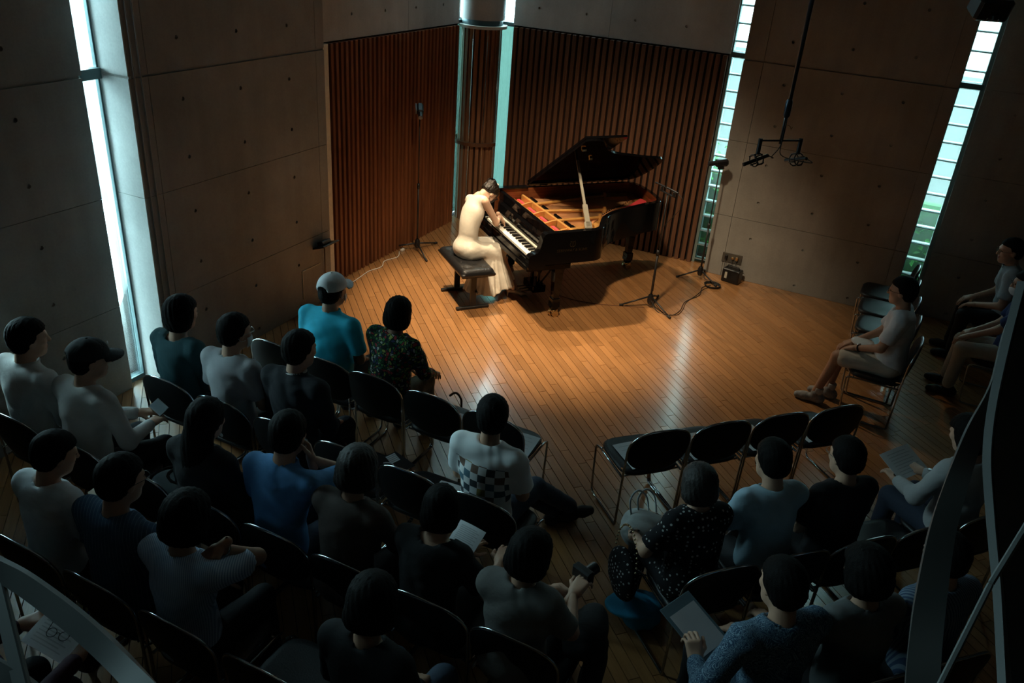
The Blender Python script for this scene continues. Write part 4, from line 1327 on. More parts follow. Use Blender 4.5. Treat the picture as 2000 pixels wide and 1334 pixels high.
def hand_mesh(wrist, R, side, curl, spread=.16, thumb=.6):
    """palm, four fingers of unequal length with two bends each, and a thumb from the side of the palm.
    hand frame: y along the hand, z out of the back of the hand, x to the right"""
    prim = []
    def fwd(a): return np.array([0, math.cos(a), -math.sin(a)], F32)
    palm_e = .088
    ts = -side            # thumb side along x
    xs = [ts * .030, ts * .010, -ts * .010, -ts * .029]
    Ls = [(.043, .025, .020), (.047, .029, .021), (.044, .027, .020), (.034, .020, .018)]
    rs = [.0092, .0095, .0090, .0080]
    caps = []
    tips = []
    for i in range(4):
        base = np.array([xs[i], palm_e - (0, 0, .004, .012)[i], 0], F32)
        a = curl * .75 + .05 * i * curl; p = base
        sp = (1.5 - i) * spread * .25 * ts
        for j, L in enumerate(Ls[i]):
            d = fwd(a); d = d + np.array([sp, 0, 0], F32); d /= np.linalg.norm(d)
            e = p + d * L
            caps.append((p, e, rs[i] * (1 - .08 * j), rs[i] * (.93 - .08 * j)))
            p = e; a += curl * (.75 if j == 0 else .6)
        tips.append(p)
    tb = np.array([ts * .028, .028, -.008], F32)
    d1 = np.array([ts * .75, .62, -.35], F32); d1 /= np.linalg.norm(d1)
    d2 = np.array([ts * (.75 - thumb), .85, -.45], F32); d2 /= np.linalg.norm(d2)
    t1 = tb + d1 * .046; t2 = t1 + d2 * .031; t3 = t2 + d2 * .022
    caps_t = [(tb, t1, .0135, .0105), (t1, t2, .0105, .0095), (t2, t3, .0095, .0085)]
    Rn = np.array(R, F32); W_ = np.array(wrist, F32)
    def fn(P):
        q = (P - W_) @ Rn
        d = cap(q, (0, -.045, 0), (0, .012, 0), .025, .026)
        pl = [cap(q, (x * .75, .015, 0), (x, palm_e - .008, 0), .0155, .0125) for x in xs]
        d = union([d] + pl, .018)
        for a, b, r1, r2 in caps: d = np.minimum(d, smin(d, cap(q, a, b, r1, r2), .004))
        d = smin(d, union([cap(q, a, b, r1, r2) for a, b, r1, r2 in caps_t], .006), .010)
        return d
    pts = [W_ + Rn @ t for t in tips] + [W_ + Rn @ t3, W_ + Rn @ np.array([0, -.05, 0], F32), W_ + Rn @ np.array([ts * .04, .09, 0], F32), W_ + Rn @ np.array([-ts * .045, .09, 0], F32)]
    pts += [W_ + Rn @ c[1] for c in caps]
    lo, hi = bbox(pts, .022)
    return nets(fn, lo, hi, .0046)
def hand_frame(fwd, palm_down):
    y = Vector(fwd).normalized(); z = Vector(palm_down) * -1
    z = (z - y * z.dot(y)).normalized(); x = y.cross(z)
    return Matrix((x, y, z)).transposed()

def shoe_mesh(ank, toe, sc=1.0):
    a = np.array(ank, F32); d = np.array(toe, F32) - a; d[2] = 0; d /= np.linalg.norm(d)
    s = np.array([d[1], -d[0], 0], F32)
    g = np.array([a[0], a[1], 0], F32)
    def fn(P):
        q0 = P - g
        q = np.stack([q0 @ s, q0 @ d, q0[..., 2]], -1)
        b = union([cap(q, (0, -.055, .045), (0, .09, .038), .040, .036), cap(q, (.006, .09, .036), (.004, .145, .034), .040, .033), cap(q, (0, -.03, .05), (0, -.01, .10), .043, .045)], .03)
        return smax(b, .006 - q[..., 2], .008)
    lo, hi = bbox([g + d * .20 + s * .05, g - d * .11 - s * .05, g - d * .11 + s * .05, g + d * .2 - s * .05, g + np.array([0, 0, .14], F32)], .01)
    return nets(fn, lo, hi, .009)

def person(name, label, loc, rz, shirt, pants, hair=('short', None), skin=None, lean=(-2, 7), side=0.0, head=(0, 8, 0), sleeve='short', legs=None, hands=None, sc=1.0,
           shorts=False, shoe=None, extras=None, shw=.175, group=None, belly=1.0, pel=(0, -.055, .535), neck='crew', twist=0.0):
    t = thing(name, label, 'person', (loc[0], loc[1], 0), math.radians(rz), group)
    skin = skin or M_skin
    pel = Vector(pel)
    R1 = rot_ypr(0, lean[0], side); R2 = rot_ypr(twist, lean[1], side)
    mid = pel + R1 @ Vector((0, 0, .24)) * sc
    nb = mid + R2 @ Vector((0, 0, .265)) * sc
    RH = rot_ypr(head[0], head[1], head[2])
    hc = nb + R2 @ Vector((0, .012, .055)) * sc + RH @ Vector((0, .022, .115)) * sc
    shs = [nb + R2 @ Vector((s * shw, .0, -.055)) * sc for s in (-1, 1)]
    hands = hands or [(-.12, .20, .60), (.12, .20, .60)]
    legs = legs or [((-.11, .33, .50), (-.12, .34, .09)), ((.11, .33, .50), (.12, .36, .09))]
    def side_hand(i):
        h = hands[i]
        return h if isinstance(h, dict) else {'p': h}
    arms = []
    for i, s in enumerate((-1, 1)):
        h = side_hand(i)
        el, wr = ik(shs[i], h['p'], .275 * sc, .245 * sc, h.get('pole', (s * .55, -.55, -.75)))
        fw = Vector(h.get('f', tuple((wr - el).normalized() + Vector((0, .35, -.1)))))
        arms.append((shs[i], el, wr, fw, h.get('palm', (0, 0, -1)), h.get('curl', .45)))
    hipL = [pel + Vector((s * .085, .0, -.01)) for s in (-1, 1)]
    B = np.array
    R1n, R2n = np.array(R1, F32), np.array(R2, F32)
    ch = mid + R2 @ Vector((0, .005, .105)) * sc
    bl = pel + R1 @ Vector((0, .012 * belly, .13)) * sc
    def torso(P, o=0.0):
        return union([ell(P, pel + Vector((0, -.005, .0)), (.165 + o, .125 + o, .105 + o), R1n),
                      ell(P, bl, (.142 * belly + o, .112 * belly + o, .16 + o), R1n),
                      ell(P, ch, (.158 * shw / .175 + o, .108 + o, .17 + o), R2n),
                      cap(P, shs[0] + R2 @ Vector((.02, -.005, .012)), shs[1] + R2 @ Vector((-.02, -.005, .012)), .052 + o)], .07)
    # ---- body: one continuous skin surface under the clothes, with head and hands
    parts = []
    def bodyfn(P):
        d = torso(P, -.012)
        for (a, e, w, *_r) in arms:
            d = smin(d, union([cap(P, a, e, .047 * sc, .039 * sc), cap(P, e, w, .039 * sc, .026 * sc)], .02), .03)
        for i in (0, 1):
            k, f = legs[i][:2]
            d = smin(d, union([cap(P, hipL[i], k, .075, .055), cap(P, k, f, .052, .036)], .03), .03)
        return smin(d, cap(P, nb - R2 @ Vector((0, 0, .04)), nb + R2 @ Vector((0, .01, .05)), .052, .05), .03)
    pts = [pel, nb + Vector((0, 0, .05))] + shs + [a[1] for a in arms] + [a[2] for a in arms] + [Vector(k) for l in legs for k in l[:2]]
    lo, hi = bbox(pts, .14)
    v, q = nets(bodyfn, lo, hi, .0145)
    parts.append((v, q, 0))
    v, q, mi = head_mesh(hc, RH, sc, nb + R2 @ Vector((0, 0, .0)))
    parts.append((v, q, mi))
    for i, s in enumerate((-1, 1)):
        a, e, w, fw, palm, curl = arms[i]
        v, q = hand_mesh(w, hand_frame(fw, palm), s, curl)
        parts.append((v, q, 0))
    link('body', np_mesh('body', parts, [skin, M_lip, M_eye]), t)
    # ---- shirt
    sd = (sum(ord(c) for c in label) % 97) * .37
    def shirtfn(P):
        d = torso(P, .012)
        for (a, e, w, *_r) in arms:
            if sleeve == 'none': continue
            if sleeve == 'short':
                m = a.lerp(e, .74); ax = B(list((e - a).normalized()), F32)
                sl = smax(cap(P, a, a.lerp(e, 1.0), .062 * sc, .072 * sc), (P - B(list(m), F32)) @ ax, .008)
                d = smin(d, sl, .035)
            else:
                d = smin(d, union([cap(P, a, e, .064 * sc, .052 * sc), cap(P, e, e.lerp(w, .9), .052 * sc, .038 * sc)], .03), .035)
        d = d + .0075 * folds(P, .75, sd) + .003 * folds(P, 1.6, sd + 5)
        d = smax(d, B(-1) * ((P - B(list(pel), F32)) @ R1n[:, 2]) - .085, .012)
        nr = {'crew': .068, 'wide': .088, 'v': .075, 'collar': .064}[neck]
        d = smax(d, -cap(P, nb + R2 @ Vector((0, .012, .01)), nb + R2 @ Vector((0, .02, .16)), nr), .008)
        if neck == 'collar':
            c0 = nb + R2 @ Vector((0, .008, -.012)); c1 = nb + R2 @ Vector((0, .014, .032))
            col = smax(cap(P, c0, c1, .072), -cap(P, c0 - R2 @ Vector((0, 0, .03)), c1 + R2 @ Vector((0, .01, .08)), .059), .004)
            col = smax(col, (P - B(list(nb), F32)) @ R2n[:, 2] - .040, .006)
            d = smin(d, col, .01)
        return d
    pts = [pel - Vector((0, 0, .02)), nb] + shs + [a[1] for a in arms] + ([a[2] for a in arms] if sleeve == 'long' else [])
    lo, hi = bbox(pts, .165)
    v, q = nets(shirtfn, lo, hi, .0125)
    link('shirt', np_mesh('shirt', [(v, q, 0)], shirt), t)
    # ---- trousers
    def pantsfn(P):
        d = ell(P, pel + Vector((0, 0, -.01)), (.172, .132, .10))
        for i in (0, 1):
            k, f = Vector(legs[i][0]), Vector(legs[i][1])
            if shorts: d = smin(d, cap(P, hipL[i], hipL[i].lerp(k, .86), .092, .080), .04)
            else: d = smin(d, union([cap(P, hipL[i], k, .09, .066), cap(P, k, k.lerp(f, .93), .065, .052)], .03), .04)
        return smax(d + .004 * folds(P, .8, sd + 2), (P[..., 2] - pel.z - .06), .012)
    pts = [pel] + [Vector(k) for l in legs for k in l[:1 if shorts else 2]]
    lo, hi = bbox(pts, .16); lo[2] = max(lo[2], .03)
    v, q = nets(pantsfn, lo, hi, .0145)
    link('shorts' if shorts else 'trousers', np_mesh('trousers', [(v, q, 0)], pants), t)
    for i in (0, 1):
        k, f = legs[i][:2]
        toe = legs[i][2] if len(legs[i]) > 2 else (f[0] * 1.1, f[1] + .2, 0)
        v, q = shoe_mesh(f, toe)
        v = v + np.array([0, 0, max(0.0, f[2] - .10)], F32)
        link('shoe', np_mesh('shoe', [(v, q, 0)], shoe or M_rub), t)
    # ---- hair
    if hair[0]:
        v, q = hair_mesh(hc, RH, sc, hair[0], sd)
        link('hair', np_mesh('hair', [(v, q, 0)], hair[1] or M_hair), t)
    info = dict(t=t, hc=hc, RH=RH, nb=nb, arms=arms, sc=sc, pel=pel)
    for ex in (extras or []): ex(info)
    return info

# ---- things worn on the head
def glasses(col=None):
    def f(i):
        m = plain('spectacle_frame', (.03, .03, .03), .3, .3) if col is None else col
        mb = MB(); T = lambda p: i['hc'] + i['RH'] @ (Vector(p) * i['sc'])
        for s in (-1, 1):
            mb.tube([T((s * .034 + .024 * math.cos(a * .5236), .104, .004 + .019 * math.sin(a * .5236))) for a in range(12)], .0018, 5, closed=True)
            mb.tube([T((s * .058, .103, .008)), T((s * .080, .06, .008)), T((s * .086, .0, .002)), T((s * .084, -.02, -.012))], .0018, 5)
        mb.tube([T((-.011, .105, .008)), T((.011, .105, .008))], .0018, 5)
        mb.build('spectacles', m, i['t'])
    return f
def mask(col=(.62, .66, .68)):
    def f(i):
        m = plain('face_mask_%d' % int(col[0] * 100), col, .8)
        rows = []
        for k in range(7):
            z = -.030 - .072 * k / 6
            row = []
            for j in range(11):
                a = math.radians(-78 + 156 * j / 10)
                rr = .070 + .004 * math.sin(k / 6 * math.pi)
                y = .036 + (.082 + .014 * math.sin(k / 6 * math.pi)) * math.cos(a) * (1 - .1 * (k / 6) ** 2) - .012
                row.append(i['hc'] + i['RH'] @ (Vector((rr * math.sin(a), y + .004, z)) * i['sc']))
            rows.append(row)
        mb = MB().grid(rows)
        for s in (-1, 1):
            mb.tube([i['hc'] + i['RH'] @ (Vector(p) * i['sc']) for p in ((s * .070, .035, -.045), (s * .086, -.01, -.04), (s * .088, -.034, -.01), (s * .084, -.03, .02))], .0015, 4)
        o = mb.build('face_mask', m, i['t'], True)
    return f
def baseball_cap(mat, mark=None, name='cap'):
    def f(i):
        hc, RH, sc = i['hc'], i['RH'], i['sc']
        Rm = np.array(RH, F32); Cn = np.array(hc, F32)
        def fn(P):
            q = ((P - Cn) @ Rm) / sc
            d = ell(q, (0, -.014, .030), (.098, .122, .108))
            ang = np.arctan2(q[..., 1] + .01, q[..., 0])
            d = d + .0016 * np.abs(np.sin(ang * 3)) * -1
            d = smax(d, .028 - q[..., 2], .006)
            d = smax(d, -ell(q, (0, -.014, .030), (.090, .114, .098)), .003)
            op = ell(q, (0, -.13, .03), (.040, .05, .035)); d = smax(d, -op, .004)
            ln = np.sqrt((q[..., 0] / .094) ** 2 + ((q[..., 1] - .075) / .115) ** 2) - 1
            zz = q[..., 2] - (.040 - .30 * np.maximum(q[..., 1] - .08, 0) ** 1.0 * .55 - 4.0 * q[..., 0] ** 2 * .8)
            brim = np.maximum(np.maximum(ln * .09, np.abs(zz) - .0055), .062 - q[..., 1])
            return np.minimum(d, brim) * sc
        lo = Cn - .2 * sc; hi = Cn + .22 * sc
        v, q = nets(fn, lo, hi, .0065)
        o = link(name, np_mesh('cap', [(v, q, 0)], mat), i['t'])
        MB().ball(hc + RH @ (Vector((0, -.014, .139)) * sc), (.009, .009, .005), 8, 5).build('cap_button', mat, o, True)
        if mark:
            p = [hc + RH @ (Vector(a) * sc) for a in ((-.022, .103, .075), (.022, .103, .075), (.020, .093, .098), (-.020, .093, .098))]
            mb = MB()
            T = lambda a: hc + RH @ (Vector(a) * sc)
            mb.tube([T((-.018, .103, .078)), T((-.006, .100, .100)), T((.006, .104, .080)), T((.018, .099, .100))], .0028, 5)
            mb.build('cap_mark', mark, o, True)
    return f
def earring(i):
    MB().ball(i['hc'] + i['RH'] @ (Vector((.085, -.002, -.048)) * i['sc']), .006, 8, 6).build('earring', M_chrome, i['t'], True)
def wristwatch(k, mat=None):
    def f(i):
        a, e, w, *_r = i['arms'][k]
        d = (w - e).normalized(); c = w - d * .035
        x = d.orthogonal().normalized(); y = d.cross(x)
        mb = MB()
        mb.tube([c + (x * math.cos(j * .5236) + y * math.sin(j * .5236)) * .031 for j in range(12)], .006, 6, closed=True)
        o = mb.build('wristwatch', mat or M_plast, i['t'], True)
        up = Vector((0, 0, 1)); up = (up - d * up.dot(d)).normalized()
        MB().box(c + up * .035, (.028, .028, .008), Matrix((d, d.cross(up), up)).transposed(), .003).build('watch_face', M_chrome, o)
    return f

# ================================================================== fabrics with printed patterns
def fabric(name, col, var=.08, rough=.85, bump=.3):
    return plain(name, col, rough, var=var, scale=10, bump=bump, bscale=35)
def pattern_base(name):
    m, nt, b = nodes(name); setp(b, rough=.85, spec=.2)
    tc = N(nt, 'ShaderNodeTexCoord')
    sx = N(nt, 'ShaderNodeSeparateXYZ'); nt.links.new(tc.outputs['Object'], sx.inputs[0])
    return m, nt, b, tc, sx
def math_(nt, op, a, b=None, c=None):
    n = N(nt, 'ShaderNodeMath', operation=op)
    for i, v in enumerate((a, b, c)):
        if v is None: continue
        if isinstance(v, (int, float)): n.inputs[i].default_value = v
        else: nt.links.new(v, n.inputs[i])
    return n.outputs[0]
def mixc(nt, fac, a, b):
    n = N(nt, 'ShaderNodeMix', data_type='RGBA')
    for i, v in ((0, fac), (6, a), (7, b)):
        if isinstance(v, tuple): n.inputs[i].default_value = (*v, 1)
        elif isinstance(v, (int, float)): n.inputs[i].default_value = v
        else: nt.links.new(v, n.inputs[i])
    return n.outputs[2]
def striped(name, base, line, pitch, duty, wob=.0):
    m, nt, b, tc, sx = pattern_base(name)
    x = math_(nt, 'ADD', sx.outputs[0], math_(nt, 'MULTIPLY', sx.outputs[1], .6))
    f = math_(nt, 'FRACT', math_(nt, 'MULTIPLY', x, 1 / pitch))
    k = math_(nt, 'LESS_THAN', f, duty)
    nz = N(nt, 'ShaderNodeTexNoise'); nz.inputs['Scale'].default_value = 25; nt.links.new(tc.outputs['Object'], nz.inputs['Vector'])
    k2 = math_(nt, 'MULTIPLY', k, math_(nt, 'MULTIPLY_ADD', nz.outputs['Fac'], 1.2, -.1)) if wob else k
    nt.links.new(mixc(nt, k2, base, line), b.inputs['Base Color'])
    return m
def dotted(name, base, dot, scale, size):
    m, nt, b, tc, sx = pattern_base(name)
    v = N(nt, 'ShaderNodeTexVoronoi'); v.inputs['Scale'].default_value = scale; v.inputs['Randomness'].default_value = .45
    nt.links.new(tc.outputs['Object'], v.inputs['Vector'])
    k = math_(nt, 'LESS_THAN', v.outputs['Distance'], size)
    nt.links.new(mixc(nt, k, base, dot), b.inputs['Base Color'])
    return m
def floral(name):
    m, nt, b, tc, sx = pattern_base(name)
    nz = N(nt, 'ShaderNodeTexNoise'); nz.inputs['Scale'].default_value = 14; nz.inputs['Detail'].default_value = 2
    nt.links.new(tc.outputs['Object'], nz.inputs['Vector'])
    w = N(nt, 'ShaderNodeVectorMath', operation='MULTIPLY_ADD'); nt.links.new(nz.outputs['Color'], w.inputs[0]); w.inputs[1].default_value = (.06, .06, .06); nt.links.new(tc.outputs['Object'], w.inputs[2])
    v = N(nt, 'ShaderNodeTexVoronoi'); v.inputs['Scale'].default_value = 46; nt.links.new(w.outputs[0], v.inputs['Vector'])
    cr = N(nt, 'ShaderNodeValToRGB'); cr.color_ramp.interpolation = 'CONSTANT'
    cols = [(.03, .10, .05), (.10, .30, .10), (.02, .02, .03), (.34, .40, .10), (.04, .16, .10), (.40, .05, .06), (.50, .50, .46), (.05, .06, .16)]
    e = cr.color_ramp.elements; e[0].color = (*cols[0], 1); e[1].color = (*cols[-1], 1); e[1].position = .88
    for i, c in enumerate(cols[1:-1]):
        q = e.new(.13 * (i + 1)); q.color = (*c, 1)
    sp = N(nt, 'ShaderNodeSeparateXYZ'); nt.links.new(v.outputs['Color'], sp.inputs[0]); nt.links.new(sp.outputs[0], cr.inputs[0])
    v2 = N(nt, 'ShaderNodeTexVoronoi'); v2.feature = 'DISTANCE_TO_EDGE'; v2.inputs['Scale'].default_value = 46; nt.links.new(w.outputs[0], v2.inputs['Vector'])
    k = math_(nt, 'LESS_THAN', v2.outputs['Distance'], .10)
    nt.links.new(mixc(nt, k, cr.outputs[0], (.015, .035, .025)), b.inputs['Base Color'])
    return m
def paisley(name):
    m, nt, b, tc, sx = pattern_base(name)
    wv = N(nt, 'ShaderNodeTexNoise'); wv.inputs['Scale'].default_value = 13; wv.inputs['Detail'].default_value = 1; wv.inputs['Distortion'].default_value = 2.6
    nt.links.new(tc.outputs['Object'], wv.inputs['Vector'])
    s = math_(nt, 'SINE', math_(nt, 'MULTIPLY', wv.outputs['Fac'], 60.0))
    k = math_(nt, 'GREATER_THAN', s, .45)
    nt.links.new(mixc(nt, k, (.035, .075, .13), (.20, .30, .38)), b.inputs['Base Color'])
    return m
def checker_print(name, base, x0, x1, z0, z1, cell):
    m, nt, b, tc, sx = pattern_base(name)
    X, Z = sx.outputs[0], sx.outputs[2]
    u = math_(nt, 'FLOOR', math_(nt, 'MULTIPLY', X, 1 / cell)); w = math_(nt, 'FLOOR', math_(nt, 'MULTIPLY', Z, 1 / cell))
    cv = N(nt, 'ShaderNodeCombineXYZ'); nt.links.new(u, cv.inputs[0]); nt.links.new(w, cv.inputs[2])
    wn = N(nt, 'ShaderNodeTexWhiteNoise'); wn.noise_dimensions = '3D'; nt.links.new(cv.outputs[0], wn.inputs['Vector'])
    cr = N(nt, 'ShaderNodeValToRGB'); cr.color_ramp.interpolation = 'CONSTANT'
    cols = [(.05, .08, .10), (.10, .20, .26), (.06, .07, .08), (.38, .32, .12), (.08, .15, .19), (.20, .13, .10), (.26, .12, .12)]
    e = cr.color_ramp.elements; e[0].color = (*cols[0], 1); e[1].color = (*cols[-1], 1); e[1].position = .9
    for i, c in enumerate(cols[1:-1]): q = e.new(.15 * (i + 1)); q.color = (*c, 1)
    nt.links.new(wn.outputs['Value'], cr.inputs[0])
    par = math_(nt, 'PINGPONG', math_(nt, 'ADD', u, w), 1.0)
    inb = math_(nt, 'MULTIPLY', math_(nt, 'MULTIPLY', math_(nt, 'GREATER_THAN', X, x0), math_(nt, 'LESS_THAN', X, x1)), math_(nt, 'MULTIPLY', math_(nt, 'GREATER_THAN', Z, z0), math_(nt, 'LESS_THAN', Z, z1)))
    inb = math_(nt, 'MULTIPLY', inb, math_(nt, 'LESS_THAN', sx.outputs[1], .0))
    k = math_(nt, 'MULTIPLY', inb, math_(nt, 'GREATER_THAN', par, .5))
    nt.links.new(mixc(nt, k, base, cr.outputs[0]), b.inputs['Base Color'])
    return m
F_white = fabric('white_cotton', (.60, .59, .57)); F_greyw = fabric('grey_white_cotton', (.40, .41, .43)); F_black = fabric('black_cloth', (.010, .010, .012))
F_navy = fabric('navy_suiting', (.006, .007, .012)); F_jean = fabric('dark_denim', (.025, .035, .06)); F_teal = fabric('dark_teal_knit', (.012, .070, .085))
F_polo = fabric('turquoise_pique', (.03, .58, .82)); F_blue = fabric('blue_cotton', (.11, .32, .64)); F_taupe = fabric('taupe_cotton', (.10, .076, .068))
F_cream = fabric('cream_satin', (.72, .67, .58), .05, .42, .2); F_beige = fabric('beige_cotton', (.52, .48, .40)); F_lblue = fabric('light_blue_cotton', (.36, .52, .62))
F_pale = fabric('pale_blue_cotton', (.40, .47, .52)); F_dblue = fabric('dark_blue_cloth', (.02, .04, .14)); F_char = fabric('charcoal_cloth', (.03, .03, .033))
F_stripe = striped('navy_striped', (.05, .10, .17), (.22, .29, .37), .022, .16, 1); F_pin = striped('pale_pinstripe', (.55, .66, .80), (.26, .38, .56), .011, .45)
F_bstripe = striped('blue_stripe', (.06, .10, .18), (.20, .26, .33), .016, .5); F_dot = dotted('polka_dot', (.010, .010, .012), (.42, .42, .40), 36, .24)
F_floral = floral('floral_print'); F_pais = paisley('paisley_print'); F_check = checker_print('checker_shirt', (.78, .81, .82), -.17, .17, .70, .955, .05)

PIANO = Vector((-3.5, 7.7))
def face_yaw(x, y, rz):
    a = math.degrees(math.atan2(-(PIANO.x - x), PIANO.y - y)) - rz
    return max(-60, min(60, a))
def sit(label, x, y, rz, shirt, pants=None, yaw=None, pitch=6, roll=0, **k):
    yw = face_yaw(x, y, rz) if yaw is None else yaw
    return person('person', label, (x, y), rz, shirt, pants or F_black, head=(yw, pitch, roll), **k)

# ---- left block, front row
sit('man in turquoise polo shirt and white cap in the left front row', -3.47, 4.43, 0, F_polo, F_char, hair=('crop', None), shw=.20, belly=1.22, neck='collar', pitch=2, sc=1.03, skin=M_skin2,
    extras=[baseball_cap(fabric('white_twill', (.84, .85, .86), .05)), mask()])
sit('woman in floral blouse with short black hair in the left front row', -2.96, 4.44, 0, F_floral, fabric('print_skirt', (.25, .22, .15), .5), hair=('bob', None), sc=.95, lean=(4, 12), side=3, sleeve='long', pitch=10, hands=[(-.05, .26, .62), (.18, .30, .60)], belly=1.1)
# ---- left block, second row
sit('woman in dark teal top with bobbed hair beside the window', -4.10, 3.58, 0, F_teal, hair=('bob', None), sc=1.0, neck='wide', sleeve='long', shw=.17, pitch=8)
sit('man in grey-white shirt with glasses and mask', -3.62, 3.57, 0, F_greyw, F_char, hair=('short', None), extras=[glasses(plain('clear_frame', (.5, .5, .5), .3)), mask()], yaw=-16)
def white_collar(i):
    mb = MB(); c = i['nb'] + Vector((0, .01, .028))
    pts = [c + Vector((.060 * math.cos(a * .35), .058 * math.sin(a * .35), .004 * math.sin(a))) for a in range(18)]
    mb.tube(pts, .012, 6, closed=True); mb.build('shirt_collar', F_white, i['t'], True)
sit('man in dark suit with white collar in the second row', -3.10, 3.59, 0, F_navy, F_navy, hair=('short', None), sleeve='long', neck='collar', extras=[white_collar], yaw=-14, sc=1.02, shw=.19)
sit('man in white T-shirt with a checker print on the back', -1.69, 3.61, 0, F_check, F_jean, hair=('short', None), sc=1.0, shw=.185, pitch=4, skin=M_skin2, lean=(-4, 4),
    legs=[((-.02, .36, .46), (.20, .70, .10), (.34, .86, 0)), ((.15, .38, .50), (.30, .72, .17), (.45, .90, 0))], shoe=M_rub)
# ---- left block, third row
sit('white-shirted man beside the left wall', -4.55, 2.78, 0, F_white, F_char, hair=('short', None), sleeve='long', neck='collar', sc=1.03, shw=.19, yaw=-22)
sit('man in white shirt and black baseball cap holding a phone', -4.06, 2.76, 0, F_white, F_black, hair=('crop', None), sleeve='long', sc=1.02, yaw=-26, lean=(4, 12), hands=[(.06, .30, .72), (.20, .28, .70)],
    legs=[((-.04, .36, .50), (-.06, .40, .09)), ((.22, .34, .50), (.24, .36, .09))], extras=[baseball_cap(fabric('black_twill', (.012, .012, .013)), plain('cap_thread', (.5, .5, .5), .6))])
sit('person with long black hair and black clothes', -3.03, 2.72, 0, F_black, F_black, hair=('long', M_hair), sleeve='long', sc=.98, pitch=14)
sit('man in bright blue shirt resting chin on hand', -2.53, 2.75, 0, F_blue, F_jean, hair=('short', None), sc=1.03, shw=.19, neck='collar', pitch=12, hands=[(-.10, .28, .68), {'p': (.10, .13, 1.06), 'pole': (.8, .1, -.6), 'f': (-.4, .2, .8), 'palm': (-.6, -.6, .2), 'curl': .9}], lean=(4, 12))
sit('woman in taupe blouse with dark brown hair', -2.07, 2.73, 0, F_taupe, F_black, hair=('full', M_hairb), sc=.97, sleeve='long', lean=(4, 14), pitch=18, hands=[(-.06, .30, .62), (.16, .34, .62)])
sit('black-clad woman reading a programme sheet', -1.56, 2.71, 0, F_black, F_black, hair=('bob', None), sc=.92, neck='wide', lean=(6, 16), pitch=24, hands=[{'p': (.02, .30, .70), 'f': (.2, 1, .2)}, {'p': (.24, .30, .74), 'f': (-.1, 1, .2), 'curl': .8}])
sit('person in white top with full dark hair holding a camera', -1.05, 2.70, 0, fabric('off_white', (.17, .165, .155)), F_black, hair=('full', None), sc=.93, pitch=14, yaw=-8, hands=[(.05, .32, .70), {'p': (.16, .28, .76), 'f': (.2, .7, .4), 'curl': .9}])
# ---- left block, fourth and fifth row
sit('short-haired person in pale T-shirt in the fourth row', -3.45, 2.09, 0, fabric('pale_tee', (.66, .70, .73)), F_black, hair=('short', None), sc=.97, pitch=16, yaw=-20)
sit('man in dark blue striped shirt in the fourth row', -2.95, 2.08, 0, F_stripe, F_black, hair=('short', None), sc=1.03, shw=.195, belly=1.1, pitch=10, yaw=-10, extras=[glasses()])
sit('person in pale pinstripe shirt with one hand on the shoulder', -2.49, 2.05, 0, F_pin, F_black, hair=('full', None), sc=1.0, shw=.185, pitch=14, skin=M_skin2, sleeve='short',
    hands=[(-.10, .25, .62), {'p': (.15, .05, 1.07), 'pole': (.25, 1, -.7), 'f': (-.25, -.85, -.30), 'palm': (0, .3, -.95), 'curl': .55}], extras=[wristwatch(1, M_chrome)])
sit('dark-clad person in jeans near the bottom edge', -1.46, 2.05, 0, F_black, fabric('blue_denim', (.07, .10, .15)), hair=('full', None), sc=.98, pitch=22, sleeve='long', legs=[((-.10, .33, .50), (-.11, .34, .09)), ((.16, .36, .50), (.17, .38, .09))])
def specs_on_paper(i): pass
sit('reader holding a sheet with spectacles on it at the bottom left', -2.85, 1.17, 0, fabric('plum_knit', (.05, .012, .03)), F_black, hair=('short', None), sc=.98, pitch=30, lean=(6, 16), hands=[{'p': (-.17, .36, .74), 'f': (.5, .8, .1), 'curl': .7}, {'p': (.19, .36, .72), 'f': (-.5, .8, .1), 'curl': .7}], sleeve='long')

# ---- right block (facing the piano at an angle)
def rsit(label, i, row, *a, **k):
    x, y = RB(i, row); d = (.05, .03) if row == 1 else (0, 0)
    return sit(label, x - d[0], y - d[1], 45, *a, **k)
rsit('woman in black polka-dot blouse with a white bag on her lap', 0, 1, F_dot, F_dot, hair=('full', M_hairb), sc=.89, sleeve='short', lean=(4, 10), pitch=10, hands=[{'p': (-.22, .26, .66), 'f': (.5, .8, 0)}, {'p': (-.04, .30, .68), 'f': (-.6, .7, 0)}], extras=[wristwatch(0)], pel=(0, -.05, .52))
rsit('person in light blue T-shirt with black hair', 1, 1, F_lblue, F_char, hair=('short', None), sc=.98, lean=(6, 10), pitch=10, hands=[(-.14, .30, .62), (.06, .32, .62)])
rsit('dark-haired person in black top in the right block', 2, 1, F_black, F_black, hair=('short', None), sc=.95, pitch=8, extras=[glasses(plain('steel_frame', (.4, .4, .4), .3, .8))])
rsit('reader in white jacket and red scarf with a wristwatch', 4, 1, fabric('dull_white', (.38, .38, .38)), F_jean, hair=('bob', None), sc=.97, sleeve='long', pitch=22, yaw=10, hands=[{'p': (-.16, .28, .68), 'f': (.2, .9, 0)}, {'p': (.05, .28, .70), 'f': (-.3, .9, .1), 'curl': .8}], extras=[wristwatch(1, M_chrome)])
rsit('person in blue paisley shirt at the lower right', 0, 2, F_pais, F_black, hair=('short', None), sc=1.02, sleeve='long', shw=.195, pitch=10, yaw=0, hands=[{'p': (-.30, .10, .74), 'f': (.1, .6, .5), 'curl': .9, 'pole': (-.8, -.3, -.6)}, (.10, .30, .62)])
rsit('person in grey-white shirt at the lower right', 1, 2, fabric('dim_grey_shirt', (.14, .15, .15)), F_black, hair=('full', None), sc=.98, pitch=12, hands=[(-.22, .30, .66), (.02, .30, .64)])
